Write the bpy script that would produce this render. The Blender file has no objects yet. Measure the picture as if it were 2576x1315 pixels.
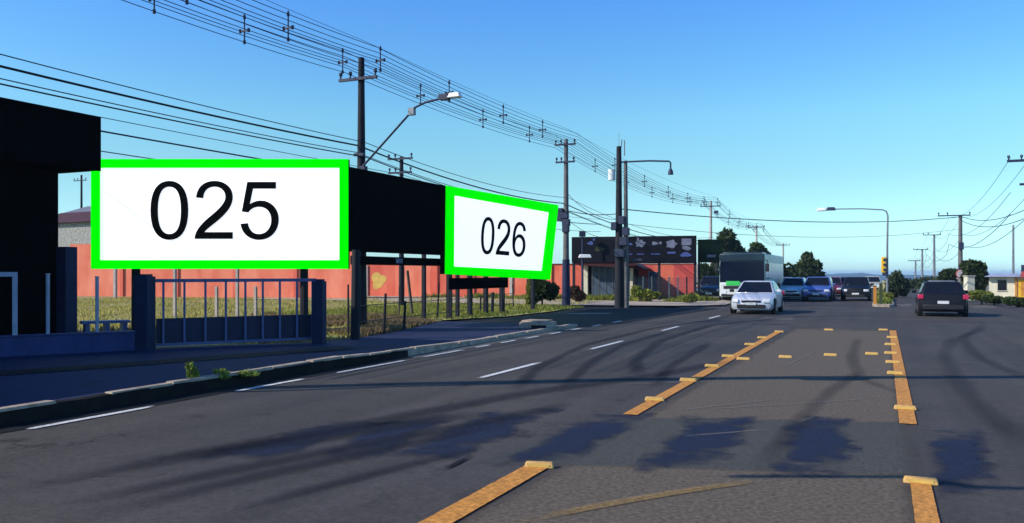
import bpy, bmesh, math, random
import numpy as np
from mathutils import Vector, Matrix
random.seed(7); RNG = np.random.default_rng(7)
scene = bpy.context.scene
COL = scene.collection
R = math.radians
# ------------------------------------------------------------------ camera, sky, sun
CAM_H = 1.8
FPX = 2100.0                 # focal length in survey units (frame is 2576 wide)
CX, HY, VPX = 1288.0, 687.0, 2222.0
TH = math.atan((VPX - CX) / FPX)
CT, ST = math.cos(TH), math.sin(TH)
cam_d = bpy.data.cameras.new('camera'); cam = bpy.data.objects.new('camera', cam_d); COL.objects.link(cam)
cam.location = (0, 0, CAM_H); cam.rotation_euler = (R(90), 0, TH)
cam_d.sensor_width = 36; cam_d.lens = 36 * FPX / 2576
cam_d.shift_y = (HY - 657.5) / 2576
cam_d.clip_start = 0.1; cam_d.clip_end = 20000
scene.camera = cam

SUN_EL, SUN_PHI = R(32), R(50)        # elevation; heading of the light measured from +Y towards +X
world = bpy.data.worlds.new('World'); scene.world = world; world.use_nodes = True
wn = world.node_tree; wn.nodes.clear()
sky = wn.nodes.new('ShaderNodeTexSky'); sky.sky_type = 'NISHITA'; sky.sun_disc = False
sky.sun_elevation = SUN_EL; sky.sun_rotation = SUN_PHI + math.pi
sky.air_density = 1.0; sky.dust_density = 0.25; sky.ozone_density = 2.0; sky.altitude = 100
hsv = wn.nodes.new('ShaderNodeHueSaturation'); hsv.inputs['Saturation'].default_value = 1.3
hsv.inputs['Hue'].default_value = 0.5
tint = wn.nodes.new('ShaderNodeMixRGB'); tint.blend_type = 'MULTIPLY'; tint.inputs[0].default_value = 1
tcw = wn.nodes.new('ShaderNodeTexCoord'); sxyz = wn.nodes.new('ShaderNodeSeparateXYZ'); wn.links.new(tcw.outputs['Generated'], sxyz.inputs[0])
rw_ = wn.nodes.new('ShaderNodeValToRGB'); rw_.color_ramp.interpolation = 'LINEAR'
els = rw_.color_ramp.elements; els[0].position = 0.0; els[0].color = (.265, .46, .82, 1); els[1].position = 1.0; els[1].color = (.42, .45, .60, 1)
for pos_, c_ in ((.014, (.285, .475, .78)), (.045, (.35, .50, .62)), (.112, (.435, .53, .50)), (.18, (.58, .65, .59)), (.31, (.625, .64, .76)), (.55, (.5, .52, .68))):
    e_ = els.new(pos_); e_.color = (*c_, 1)
dbl = wn.nodes.new('ShaderNodeVectorMath'); dbl.operation = 'SCALE'; dbl.inputs['Scale'].default_value = 2.0
hsv.inputs['Saturation'].default_value = 1.36
wn.links.new(sxyz.outputs['Z'], rw_.inputs[0]); wn.links.new(rw_.outputs[0], dbl.inputs[0]); wn.links.new(dbl.outputs[0], tint.inputs[2])
bg = wn.nodes.new('ShaderNodeBackground'); bg.inputs['Strength'].default_value = 0.15
wo = wn.nodes.new('ShaderNodeOutputWorld')
wn.links.new(sky.outputs[0], hsv.inputs['Color']); wn.links.new(hsv.outputs[0], tint.inputs[1])
wn.links.new(tint.outputs[0], bg.inputs[0]); wn.links.new(bg.outputs[0], wo.inputs[0])

sd = bpy.data.lights.new('sun', 'SUN'); sd.energy = 5.0; sd.angle = R(0.4); sd.color = (1.0, 0.93, 0.82)
sun = bpy.data.objects.new('sun', sd); COL.objects.link(sun)
LDIR = Vector((math.sin(SUN_PHI) * math.cos(SUN_EL), math.cos(SUN_PHI) * math.cos(SUN_EL), -math.sin(SUN_EL)))
sun.rotation_euler = LDIR.to_track_quat('-Z', 'Y').to_euler(); sun.location = (-40, -30, 40)
vs = scene.view_settings
vs.view_transform = 'Standard'; vs.look = 'None'; vs.gamma = 1; vs.exposure = 0.0; vs.use_curve_mapping = False
scene.cycles.max_bounces = 6; scene.cycles.transparent_max_bounces = 12
scene.cycles.volume_bounces = 0

# ------------------------------------------------------------------ survey helpers (bearing -> place on the ground)
def cw(xc, zc, z): return Vector((xc * CT - zc * ST, zc * CT + xc * ST, z))
def at(px, py, zc): return cw((px - CX) / FPX * zc, zc, CAM_H - (py - HY) / FPX * zc)
def gd(px, py, z=0.0): return at(px, py, FPX * (CAM_H - z) / (py - HY))
def zX(px, X): return X / ((px - CX) / FPX * CT - ST)
def onX(px, py, X): return at(px, py, zX(px, X))
def hgt(py, zc): return CAM_H - (py - HY) / FPX * zc

# ------------------------------------------------------------------ materials
def mat(name, col, rough=0.7, var=0.15, scale=3.0, metal=0.0, bump=0.0, bscale=40.0, spec=0.4, col2=None, island=0.0, emit=None, sx=(1, 1, 1), detail=6):
    m = bpy.data.materials.new(name); m.use_nodes = True
    n = m.node_tree.nodes; l = m.node_tree.links
    b = n['Principled BSDF']; b.inputs['Roughness'].default_value = rough; b.inputs['Metallic'].default_value = metal
    b.inputs['Specular IOR Level'].default_value = spec
    tc = n.new('ShaderNodeTexCoord'); mp = n.new('ShaderNodeMapping'); mp.inputs['Scale'].default_value = sx
    l.new(tc.outputs['Object'], mp.inputs[0])
    nz = n.new('ShaderNodeTexNoise'); nz.inputs['Scale'].default_value = scale; nz.inputs['Detail'].default_value = detail
    nz.inputs['Roughness'].default_value = 0.6
    l.new(mp.outputs[0], nz.inputs['Vector'])
    rp = n.new('ShaderNodeValToRGB'); rp.color_ramp.elements[0].position = 0.3; rp.color_ramp.elements[1].position = 0.7
    c2 = col2 if col2 else tuple(min(1, c * (1 + var)) for c in col)
    c1 = col if col2 else tuple(c * (1 - var) for c in col)
    rp.color_ramp.elements[0].color = (*c1, 1); rp.color_ramp.elements[1].color = (*c2, 1)
    l.new(nz.outputs['Fac'], rp.inputs[0]); out = rp.outputs[0]
    if island:
        g = n.new('ShaderNodeNewGeometry'); mr = n.new('ShaderNodeMapRange')
        mr.inputs[3].default_value = 1 - island; mr.inputs[4].default_value = 1 + island
        l.new(g.outputs['Random Per Island'], mr.inputs[0])
        mx = n.new('ShaderNodeVectorMath'); mx.operation = 'SCALE'
        l.new(out, mx.inputs[0]); l.new(mr.outputs[0], mx.inputs['Scale']); out = mx.outputs[0]
    l.new(out, b.inputs['Base Color'])
    if emit:
        l.new(out, b.inputs['Emission Color']); b.inputs['Emission Strength'].default_value = emit
    if bump:
        n2 = n.new('ShaderNodeTexNoise'); n2.inputs['Scale'].default_value = bscale; n2.inputs['Detail'].default_value = 4
        l.new(tc.outputs['Object'], n2.inputs['Vector'])
        bp = n.new('ShaderNodeBump'); bp.inputs['Strength'].default_value = bump; bp.inputs['Distance'].default_value = 0.02
        l.new(n2.outputs['Fac'], bp.inputs['Height']); l.new(bp.outputs[0], b.inputs['Normal'])
    return m

def asphalt(name, col, warm, fine=0.35, stripe=0.0, rough=0.85):
    """aggregate speckle + broad wear + lengthwise traffic polish"""
    m = bpy.data.materials.new(name); m.use_nodes = True
    n = m.node_tree.nodes; l = m.node_tree.links; b = n['Principled BSDF']
    b.inputs['Roughness'].default_value = rough; b.inputs['Specular IOR Level'].default_value = 0.25
    tc = n.new('ShaderNodeTexCoord')
    def noise(sc, det, scl=(1, 1, 1)):
        mp = n.new('ShaderNodeMapping'); mp.inputs['Scale'].default_value = scl; l.new(tc.outputs['Object'], mp.inputs[0])
        z = n.new('ShaderNodeTexNoise'); z.inputs['Scale'].default_value = sc; z.inputs['Detail'].default_value = det
        l.new(mp.outputs[0], z.inputs['Vector']); return z.outputs['Fac']
    def rng(src, a, bb, lo, hi):
        r = n.new('ShaderNodeMapRange'); r.inputs[1].default_value = a; r.inputs[2].default_value = bb
        r.inputs[3].default_value = lo; r.inputs[4].default_value = hi; l.new(src, r.inputs[0]); return r.outputs[0]
    def mul(a, bb):
        q = n.new('ShaderNodeMath'); q.operation = 'MULTIPLY'; l.new(a, q.inputs[0]); l.new(bb, q.inputs[1]); return q.outputs[0]
    f = mul(rng(noise(90, 3), .3, .7, 1 - fine, 1 + fine), rng(noise(.35, 6), .3, .7, .84, 1.16))
    f = mul(f, rng(noise(6, 4), .3, .7, .9, 1.1))
    f = mul(f, rng(noise(1.0, 4, (1.6, .06, 1)), .35, .65, 1 - stripe, 1 + stripe * .6))
    f = mul(f, rng(noise(17, 6), .3, .7, .80, 1.20))
    f = mul(f, rng(noise(1.7, 5), .60, .72, 1.0, .62))          # oil and tyre grime blots
    f = mul(f, rng(noise(55, 2), .70, .78, 1.0, 1.9))           # pale grit
    vz = n.new('ShaderNodeTexVoronoi'); vz.feature = 'DISTANCE_TO_EDGE'; vz.inputs['Scale'].default_value = .42
    wv = n.new('ShaderNodeTexNoise'); wv.inputs['Scale'].default_value = 1.3; wv.inputs['Detail'].default_value = 6; l.new(tc.outputs['Object'], wv.inputs['Vector'])
    wm = n.new('ShaderNodeMixRGB'); wm.blend_type = 'LINEAR_LIGHT'; wm.inputs[0].default_value = .7; l.new(tc.outputs['Object'], wm.inputs[1]); l.new(wv.outputs['Color'], wm.inputs[2]); l.new(wm.outputs[0], vz.inputs['Vector'])
    ck = rng(vz.outputs['Distance'], .002, .010, .42, 1.0); msk = rng(noise(.3, 3), .50, .60, 0, 1)
    cm = n.new('ShaderNodeMixRGB'); cm.inputs[1].default_value = (1, 1, 1, 1); l.new(msk, cm.inputs[0]); l.new(ck, cm.inputs[2])
    cs = n.new('ShaderNodeSeparateColor'); l.new(cm.outputs[0], cs.inputs[0]); f = mul(f, cs.outputs[0])
    mixc = n.new('ShaderNodeMixRGB'); mixc.inputs[1].default_value = (*col, 1); mixc.inputs[2].default_value = (*warm, 1)
    l.new(rng(noise(.22, 5), .4, .65, 0, 1), mixc.inputs[0])
    sc = n.new('ShaderNodeVectorMath'); sc.operation = 'SCALE'; l.new(mixc.outputs[0], sc.inputs[0]); l.new(f, sc.inputs['Scale'])
    l.new(sc.outputs[0], b.inputs['Base Color'])
    bp = n.new('ShaderNodeBump'); bp.inputs['Strength'].default_value = .35; bp.inputs['Distance'].default_value = .01
    l.new(noise(120, 3), bp.inputs['Height']); l.new(bp.outputs[0], b.inputs['Normal'])
    return m

def fademat(name, col, nscale=3.0, opac=1.0, edge=0.5, soft=0.25, rough=0.85, stretch=(1, 1, 1), holes=0.0):
    """flat print on the road whose 'fade' attribute runs out raggedly at its rim"""
    m = bpy.data.materials.new(name); m.use_nodes = True
    n = m.node_tree.nodes; l = m.node_tree.links; b = n['Principled BSDF']
    b.inputs['Roughness'].default_value = rough; b.inputs['Specular IOR Level'].default_value = 0.2
    at_ = n.new('ShaderNodeAttribute'); at_.attribute_name = 'fade'
    tc = n.new('ShaderNodeTexCoord'); mp = n.new('ShaderNodeMapping'); mp.inputs['Scale'].default_value = stretch
    l.new(tc.outputs['Object'], mp.inputs[0])
    nz = n.new('ShaderNodeTexNoise'); nz.inputs['Scale'].default_value = nscale; nz.inputs['Detail'].default_value = 8; nz.inputs['Roughness'].default_value = .65
    l.new(mp.outputs[0], nz.inputs['Vector'])
    a = n.new('ShaderNodeMath'); a.operation = 'MULTIPLY_ADD'; a.inputs[1].default_value = edge * 2; a.inputs[2].default_value = -edge - holes
    l.new(nz.outputs['Fac'], a.inputs[0])
    s = n.new('ShaderNodeMath'); s.operation = 'ADD'; l.new(at_.outputs['Fac'], s.inputs[0]); l.new(a.outputs[0], s.inputs[1])
    mr = n.new('ShaderNodeMapRange'); mr.interpolation_type = 'SMOOTHSTEP'; mr.inputs[1].default_value = .5 - soft; mr.inputs[2].default_value = .5 + soft
    mr.inputs[4].default_value = opac
    l.new(s.outputs[0], mr.inputs[0]); l.new(mr.outputs[0], b.inputs['Alpha'])
    n2 = n.new('ShaderNodeTexNoise'); n2.inputs['Scale'].default_value = 25; l.new(tc.outputs['Object'], n2.inputs['Vector'])
    r2 = n.new('ShaderNodeValToRGB'); n2.inputs['Detail'].default_value = 5; r2.color_ramp.elements[0].position = .3; r2.color_ramp.elements[1].position = .7; r2.color_ramp.elements[0].color = (*[c * .62 for c in col], 1); r2.color_ramp.elements[1].color = (*[min(1, c * 1.4) for c in col], 1)
    l.new(n2.outputs['Fac'], r2.inputs[0]); l.new(r2.outputs[0], b.inputs['Base Color'])
    return m

M = {}
M['road'] = asphalt('road asphalt', (.060, .053, .049), (.070, .059, .051), .5, .18)
M['shade_asphalt'] = asphalt('asphalt with painted shade', (.008, .009, .013), (.011, .011, .015), .3)  # darkness of the shaded side road put into this colour
M['pave'] = asphalt('paving with painted blue shade', (.013, .020, .066), (.017, .024, .070), .3)  # blue-black tone paints the boards' shade into the paving colour
M['tan_pave'] = mat('sandy concrete paving', (.42, .34, .26), .9, .2, 1.5, bump=.3)
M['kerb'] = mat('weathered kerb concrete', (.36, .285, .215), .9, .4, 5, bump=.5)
M['kerb_shade'] = mat('kerb face with painted shade', (.014, .014, .015), .95, .4, 4, col2=(.024, .022, .02), bump=.3, spec=.05)  # shade on the road side of the kerb put into this colour
M['gutter'] = mat('gutter concrete', (.15, .145, .135), .9, .25, 6, bump=.3)
M['ground'] = mat('dry soil and turf', (.07, .085, .025), .95, .4, .4, col2=(.16, .12, .06))
M['lot'] = mat('grassy soil of the lot', (.20, .22, .04), .95, .4, .5, col2=(.36, .26, .14), bump=.6, bscale=8)
M['verge'] = mat('dry yellow verge', (.34, .33, .07), .95, .3, 2.5, col2=(.48, .40, .17), bump=.5, bscale=14)
M['white_mark'] = fademat('white road paint', (.62, .62, .60), 9, 1, .45, .2, .7)
M['orange_mark'] = fademat('orange road paint', (.56, .24, .045), 7, 1, .80, .26, .7, holes=.04)
M['faded_yellow'] = fademat('worn yellow paint', (.30, .19, .07), 5, .6, .7, .4, .8, holes=.1)
M['tyre'] = fademat('tyre rubber trace', (.016, .015, .022), 1.6, .48, .5, .5, .8, (1, .3, 1))
M['patch'] = fademat('blue black tar patch', (.016, .023, .054), 1.7, .80, 1.25, .38, .8, holes=.02)
M['worn'] = fademat('worn brown road skin', (.140, .112, .082), 1.5, .85, .40, .40, .9)
M['band'] = fademat('grey scrubbed band', (.085, .09, .085), 1.6, .6, .5, .35, .9)
M['chalk'] = fademat('thin pale scratch', (.20, .18, .16), 6, .5, .7, .4, .9)
M['stud'] = mat('yellow road stud', (.55, .32, .10), .6, .25, 20)
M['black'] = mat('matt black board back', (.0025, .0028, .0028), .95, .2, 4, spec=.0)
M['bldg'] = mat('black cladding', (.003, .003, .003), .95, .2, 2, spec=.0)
M['navyst'] = mat('navy painted render', (.012, .018, .055), .8, .2, 3)
M['gate'] = mat('blue gate steel', (.085, .11, .25), .5, .15, 6)
M['gatefill'] = mat('dark blue lower gate fill', (.010, .016, .05), .6, .2, 4)
M['wallblue'] = mat('blue low wall', (.03, .046, .15), .8, .2, 3)
M['postwhite'] = mat('grey white post', (.35, .38, .48), .7, .15, 8)
M['sign_white'] = mat('white sign face with added glow', (.88, .88, .88), .6, .01, 2, emit=.93)  # emission added to lift the unlit face to white
M['sign_green'] = mat('bright green sign border with added glow', (.0, .93, .0), .6, .0, 2, emit=.75, spec=0.0)  # added emission makes the border glow; no lamp behind it
M['sign_black'] = mat('black sign lettering', (.002, .002, .002), .8, .1, 2, spec=.05)
M['pole'] = mat('grey concrete pole', (.13, .125, .125), .85, .3, 4)
M['darkpole'] = mat('dark tarred timber', (.012, .013, .020), .85, .3, 5)
M['timber'] = mat('weathered timber post', (.10, .085, .07), .9, .35, 6)
M['palepost'] = mat('pale concrete post', (.42, .38, .34), .9, .2, 6)
M['hw'] = mat('dark steel fittings', (.014, .022, .060), .6, .2, 9)
M['cable'] = mat('cable sheath', (.010, .020, .070), .7, .1, 2)
M['black_cable'] = mat('black cable sheath', (.008, .010, .020), .7, .1, 2)
M['lampwhite'] = mat('white lamp shell', (.75, .75, .74), .4, .05, 5)
M['greysteel'] = mat('grey galvanised steel', (.20, .21, .24), .5, .15, 6, metal=.3)
M['pink'] = mat('salmon pink render', (.64, .125, .065), .9, .10, .8, col2=(.80, .26, .155), bump=.5, bscale=7, detail=10, sx=(1, 1, .45))
M['red'] = mat('red render', (.52, .055, .05), .9, .15, .6, col2=(.60, .12, .10), bump=.2, bscale=12)
M['pinkdeep'] = mat('deep pink render', (.54, .080, .048), .9, .15, .8, col2=(.74, .18, .105), bump=.5, bscale=7, detail=10, sx=(1, 1, .45))
M['ybl'] = mat('yellow wall paint', (.60, .42, .10), .9, .2, 2)
M['cream'] = mat('cream render', (.62, .58, .44), .85, .1, 2)
M['yellow'] = mat('yellow panel', (.62, .36, .02), .7, .2, 2)
M['roofred'] = mat('red roof', (.40, .06, .05), .8, .2, 2)
M['maroon'] = mat('dark maroon roof', (.05, .010, .016), .8, .3, 3)
M['greyroof'] = mat('grey fibre cement roof', (.15, .155, .19), .9, .2, 2)
M['mottled'] = mat('stained pale render', (.12, .12, .11), .9, .5, 5, col2=(.42, .42, .38))
M['glass'] = mat('dark window glass', (.008, .010, .016), .10, .1, 2, spec=.35)
M['doorglass'] = mat('bluish door glass', (.07, .10, .14), .12, .3, 3, spec=.6)
M['interior'] = mat('dark interior', (.006, .007, .010), .9, .3, 3)
M['farboard'] = mat('navy black poster', (.006, .007, .012), .7, .2, 2, spec=.1)
M['greenboard'] = mat('dark green poster', (.006, .018, .010), .7, .2, 2, spec=.1)
M['printgrey'] = mat('grey print', (.14, .155, .22), .8, .35, 4)
M['printblue'] = mat('blue print', (.05, .075, .25), .8, .25, 4)
M['printgreen'] = mat('olive print', (.03, .04, .012), .8, .25, 4)
M['leaf_dark'] = mat('dark leaves', (.020, .042, .012), .8, .2, 1, island=.7, col2=(.060, .090, .020))
M['leaf_mid'] = mat('green leaves', (.035, .065, .015), .8, .2, 1, island=.5, col2=(.07, .105, .025))
M['leaf_grey'] = mat('grey green leaves', (.05, .075, .035), .8, .2, 1, island=.5, col2=(.085, .115, .05))
M['leaf_yel'] = mat('yellow green leaves', (.15, .20, .022), .8, .2, 1, island=.5, col2=(.30, .30, .06))
M['weed'] = mat('fresh weed leaves', (.16, .26, .03), .7, .2, 6, island=.5, col2=(.30, .36, .07))
M['leaf_brown'] = mat('brown dry leaves', (.05, .028, .015), .8, .2, 1, island=.5, col2=(.09, .05, .025))
M['grass'] = mat('grass blades', (.30, .32, .04), .85, .3, .30, island=.5, col2=(.58, .45, .16))
M['bark'] = mat('bark', (.06, .045, .032), .9, .3, 8)
M['hill'] = mat('wooded hills', (.018, .032, .018), .95, .3, .004)
M['rubber'] = mat('tyre', (.012, .012, .013), .85, .2, 8)
M['rim'] = mat('alloy rim', (.30, .30, .31), .35, .1, 5, metal=.7)
M['trim'] = mat('black plastic trim', (.012, .012, .014), .6, .2, 8)
M['lens'] = mat('clear headlight', (.75, .77, .80), .15, .05, 4, spec=.8)
M['taillens'] = mat('pink red tail light', (.42, .015, .07), .2, .15, 9, spec=.6, emit=.12)
M['plate'] = mat('number plate', (.6, .62, .62), .5, .05, 4)
M['amber'] = mat('yellow signal housing', (.72, .42, .015), .5, .08, 4)
M['disc'] = mat('pale sign disc', (.70, .55, .50), .6, .05, 5)
M['discrim'] = mat('red sign rim', (.45, .03, .03), .6, .05, 5)
M['busgreen'] = mat('bright green panel', (.03, .50, .09), .6, .1, 5)
M['buswhite'] = mat('white bus paint', (.62, .64, .62), .35, .05, 2)
M['busside'] = mat('pale mint bus side', (.33, .47, .43), .35, .1, 2)
M['busglass'] = mat('dark bus windscreen', (.006, .010, .026), .12, .2, 2, spec=.25)
M['busdark'] = mat('dark teal bus front', (.012, .028, .045), .3, .2, 2, spec=.5)
M['orangep'] = mat('orange post', (.45, .19, .03), .7, .1, 4)
def paint(name, col): 
    m = mat(name, col, .28, .05, 2, metal=.15, spec=.6)
    m.node_tree.nodes['Principled BSDF'].inputs['Coat Weight'].default_value = .4
    return m
M['c_silver'] = paint('silver paint', (.62, .64, .70)); M['c_navy'] = paint('dark navy paint', (.010, .013, .035))
M['c_blue'] = paint('blue paint', (.07, .12, .38)); M['c_white'] = paint('white paint', (.82, .82, .80))
M['c_red'] = paint('dark red paint', (.18, .015, .03)); M['c_black'] = mat('dull black paint', (.006, .007, .013), .45, .1, 2, spec=.25)
M['c_pink'] = paint('faded red paint', (.34, .11, .14)); M['c_cream'] = paint('cream paint', (.55, .54, .42))

def translucent(m, f=.45):
    n = m.node_tree.nodes; l = m.node_tree.links; b = n['Principled BSDF']; o = n['Material Output']
    t = n.new('ShaderNodeBsdfTranslucent'); mx = n.new('ShaderNodeMixShader'); mx.inputs[0].default_value = f
    src = b.inputs['Base Color'].links[0].from_socket; l.new(src, t.inputs['Color'])
    l.new(b.outputs[0], mx.inputs[1]); l.new(t.outputs[0], mx.inputs[2]); l.new(mx.outputs[0], o.inputs['Surface'])
for k_ in ('leaf_dark', 'leaf_mid', 'leaf_grey', 'leaf_yel', 'leaf_brown', 'grass', 'weed'): translucent(M[k_])
# ------------------------------------------------------------------ mesh collector
class MB:
    def __init__(s): s.v = []; s.f = []
    def add(s, verts, faces):
        o = len(s.v); s.v += [tuple(p) for p in verts]; s.f += [tuple(i + o for i in f) for f in faces]; return s
    def box(s, c, d, rz=0.0, tap=1.0):
        x, y, z = d[0] / 2, d[1] / 2, d[2] / 2; ca, sa = math.cos(rz), math.sin(rz); vs_ = []
        for k, (a, b_, e) in enumerate(((-1, -1, -1), (1, -1, -1), (1, 1, -1), (-1, 1, -1), (-1, -1, 1), (1, -1, 1), (1, 1, 1), (-1, 1, 1))):
            t = tap if e > 0 else 1; px, py = a * x * t, b_ * y * t
            vs_.append((c[0] + px * ca - py * sa, c[1] + px * sa + py * ca, c[2] + e * z))
        return s.add(vs_, [(0, 3, 2, 1), (4, 5, 6, 7), (0, 1, 5, 4), (1, 2, 6, 5), (2, 3, 7, 6), (3, 0, 4, 7)])
    def hexa(s, p):          # eight corners: bottom ring 0-3, top ring 4-7
        return s.add(p, [(0, 3, 2, 1), (4, 5, 6, 7), (0, 1, 5, 4), (1, 2, 6, 5), (2, 3, 7, 6), (3, 0, 4, 7)])
    def slab(s, quad, th):   # quad with thickness behind it (against its normal)
        q = [Vector(p) for p in quad]; nrm = (q[1] - q[0]).cross(q[3] - q[0]).normalized()
        return s.hexa([p - nrm * th for p in q] + q)
    def tube(s, pts, rad, n=8, cap=True):
        pts = [Vector(p) for p in pts]; k = len(pts)
        rads = rad if isinstance(rad, (list, tuple)) else [rad] * k
        rings = []
        for i, p in enumerate(pts):
            t = (pts[min(i + 1, k - 1)] - pts[max(i - 1, 0)]).normalized()
            u = t.cross(Vector((0, 0, 1)) if abs(t.z) < .95 else Vector((1, 0, 0))).normalized(); w = t.cross(u)
            rings.append([p + (u * math.cos(2 * math.pi * j / n) + w * math.sin(2 * math.pi * j / n)) * rads[i] for j in range(n)])
        vs_ = [q for r in rings for q in r]; fs = []
        for i in range(k - 1):
            for j in range(n):
                a, b_ = i * n + j, i * n + (j + 1) % n; fs.append((a, b_, b_ + n, a + n))
        if cap: fs += [tuple(range(n))[::-1], tuple(range((k - 1) * n, k * n))]
        return s.add(vs_, fs)
    def prism(s, poly, z0, z1):
        n = len(poly); vs_ = [(p[0], p[1], z0) for p in poly] + [(p[0], p[1], z1) for p in poly]
        fs = [tuple(range(n))[::-1], tuple(range(n, 2 * n))] + [(i, (i + 1) % n, n + (i + 1) % n, n + i) for i in range(n)]
        return s.add(vs_, fs)
    def disc(s, c, axis, r, th, n=14):
        c = Vector(c); a = Vector(axis).normalized(); return s.tube([c - a * th / 2, c + a * th / 2], r, n)
    def build(s, name, m, parent=None, smooth=False, bevel=0.0, seg=2, off=None):
        me = bpy.data.meshes.new(name)
        vv = s.v
        if off is not None: vv = [(p[0] - off[0], p[1] - off[1], p[2] - off[2]) for p in vv]
        me.from_pydata(vv, [], s.f); me.materials.append(m)
        bm = bmesh.new(); bm.from_mesh(me); bmesh.ops.recalc_face_normals(bm, faces=bm.faces); bm.to_mesh(me); bm.free()
        o = bpy.data.objects.new(name, me); COL.objects.link(o)
        if parent is not None: o.parent = parent
        elif off is not None: o.location = off
        if smooth or bevel:
            for p in me.polygons: p.use_smooth = True
            me.set_sharp_from_angle(angle=R(40))
        if bevel:
            b = o.modifiers.new('bevel', 'BEVEL'); b.width = bevel; b.segments = seg; b.limit_method = 'ANGLE'; b.angle_limit = R(25)
        return o
def tag(o, label=None, cat=None, group=None, kind=None):
    if label: o['label'] = label
    if cat: o['category'] = cat
    if group: o['group'] = group
    if kind: o['kind'] = kind
    return o
def thing(name, label, cat, loc=(0, 0, 0), rz=0.0, group=None):
    o = bpy.data.objects.new(name, None); COL.objects.link(o); o.location = loc; o.rotation_euler = (0, 0, rz); o.empty_display_size = .2
    return tag(o, label, cat, group)
def copy_thing(o, loc, rz, label, group=None):
    c = o.copy(); COL.objects.link(c); c.location = loc; c.rotation_euler = (0, 0, rz); c['label'] = label
    if group: c['group'] = group
    for ch in o.children:
        d = ch.copy(); COL.objects.link(d); d.parent = c
        for g in ch.children:
            e = g.copy(); COL.objects.link(e); e.parent = d
    return c
def sheet(name, poly, z, m, parent=None, kind='structure'):
    me = bpy.data.meshes.new(name); me.from_pydata([(p[0], p[1], z if len(p) < 3 else p[2]) for p in poly], [], [tuple(range(len(poly)))])
    bm = bmesh.new(); bm.from_mesh(me)
    for f in bm.faces:
        if f.normal.z < 0: f.normal_flip()
    bmesh.ops.triangulate(bm, faces=bm.faces); bm.to_mesh(me); bm.free()
    me.materials.append(m); o = bpy.data.objects.new(name, me); COL.objects.link(o)
    if parent: o.parent = parent
    elif kind: o['kind'] = kind
    return o
def strip(name, center, hw, z, m, parent, ends=True, across=(0, 1, 1, 0), pos=(-1, -.75, .75, 1)):
    """ribbon on the road along a polyline with a 'fade' value per vertex"""
    P = [Vector((p[0], p[1], 0)) for p in center]
    pts = []                                   # resample
    for a, b in zip(P[:-1], P[1:]):
        k = max(1, int((b - a).length / .35))
        for i in range(k): pts.append(a.lerp(b, i / k))
    pts.append(P[-1])
    if len(P) > 2:
        for _ in range(6): pts = [pts[0]] + [(pts[i - 1] + pts[i] * 2 + pts[i + 1]) / 4 for i in range(1, len(pts) - 1)] + [pts[-1]]
    n = len(pts); vs_, fd, fs = [], [], []
    for i, p in enumerate(pts):
        t = (pts[min(i + 1, n - 1)] - pts[max(i - 1, 0)]).normalized(); nn = Vector((-t.y, t.x, 0))
        h = hw if not isinstance(hw, (list, tuple)) else hw[0] + (hw[1] - hw[0]) * i / max(1, n - 1)
        e = min(1, i / max(1, min(4, n / 4)), (n - 1 - i) / max(1, min(4, n / 4))) if ends else 1
        for a, q in zip(across, pos):
            vs_.append((*(p + nn * h * q)[:2], z)); fd.append(a * e)
    w = len(across)
    for i in range(n - 1):
        for j in range(w - 1): fs.append((i * w + j, i * w + j + 1, (i + 1) * w + j + 1, (i + 1) * w + j))
    me = bpy.data.meshes.new(name); me.from_pydata(vs_, [], fs); me.materials.append(m)
    at_ = me.attributes.new('fade', 'FLOAT', 'POINT'); at_.data.foreach_set('value', fd)
    bm = bmesh.new(); bm.from_mesh(me)
    for f in bm.faces:
        if f.normal.z < 0: f.normal_flip()
    bm.to_mesh(me); bm.free()
    o = bpy.data.objects.new(name, me); COL.objects.link(o); o.parent = parent; return o
def patch(name, quad, z, m, parent, n=14, rim=.22):
    """filled quad (bl, br, tr, tl) with fade falling off at its rim"""
    q = [Vector((p[0], p[1], 0)) for p in quad]; vs_, fd, fs = [], [], []
    for j in range(n + 1):
        for i in range(n + 1):
            u, v = i / n, j / n; p = q[0].lerp(q[1], u).lerp(q[3].lerp(q[2], u), v)
            vs_.append((p.x, p.y, z)); e = min(u, 1 - u, v, 1 - v); fd.append(min(1, e / rim))
    for j in range(n):
        for i in range(n):
            a = j * (n + 1) + i; fs.append((a, a + 1, a + n + 2, a + n + 1))
    me = bpy.data.meshes.new(name); me.from_pydata(vs_, [], fs); me.materials.append(m)
    me.attributes.new('fade', 'FLOAT', 'POINT').data.foreach_set('value', fd)
    bm = bmesh.new(); bm.from_mesh(me)
    for f in bm.faces:
        if f.normal.z < 0: f.normal_flip()
    bm.to_mesh(me); bm.free()
    o = bpy.data.objects.new(name, me); COL.objects.link(o); o.parent = parent; return o
def raw(name, v, f, m, parent=None):
    me = bpy.data.meshes.new(name); me.from_pydata(v, [], f); me.materials.append(m)
    o = bpy.data.objects.new(name, me); COL.objects.link(o)
    if parent: o.parent = parent
    return o

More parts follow.
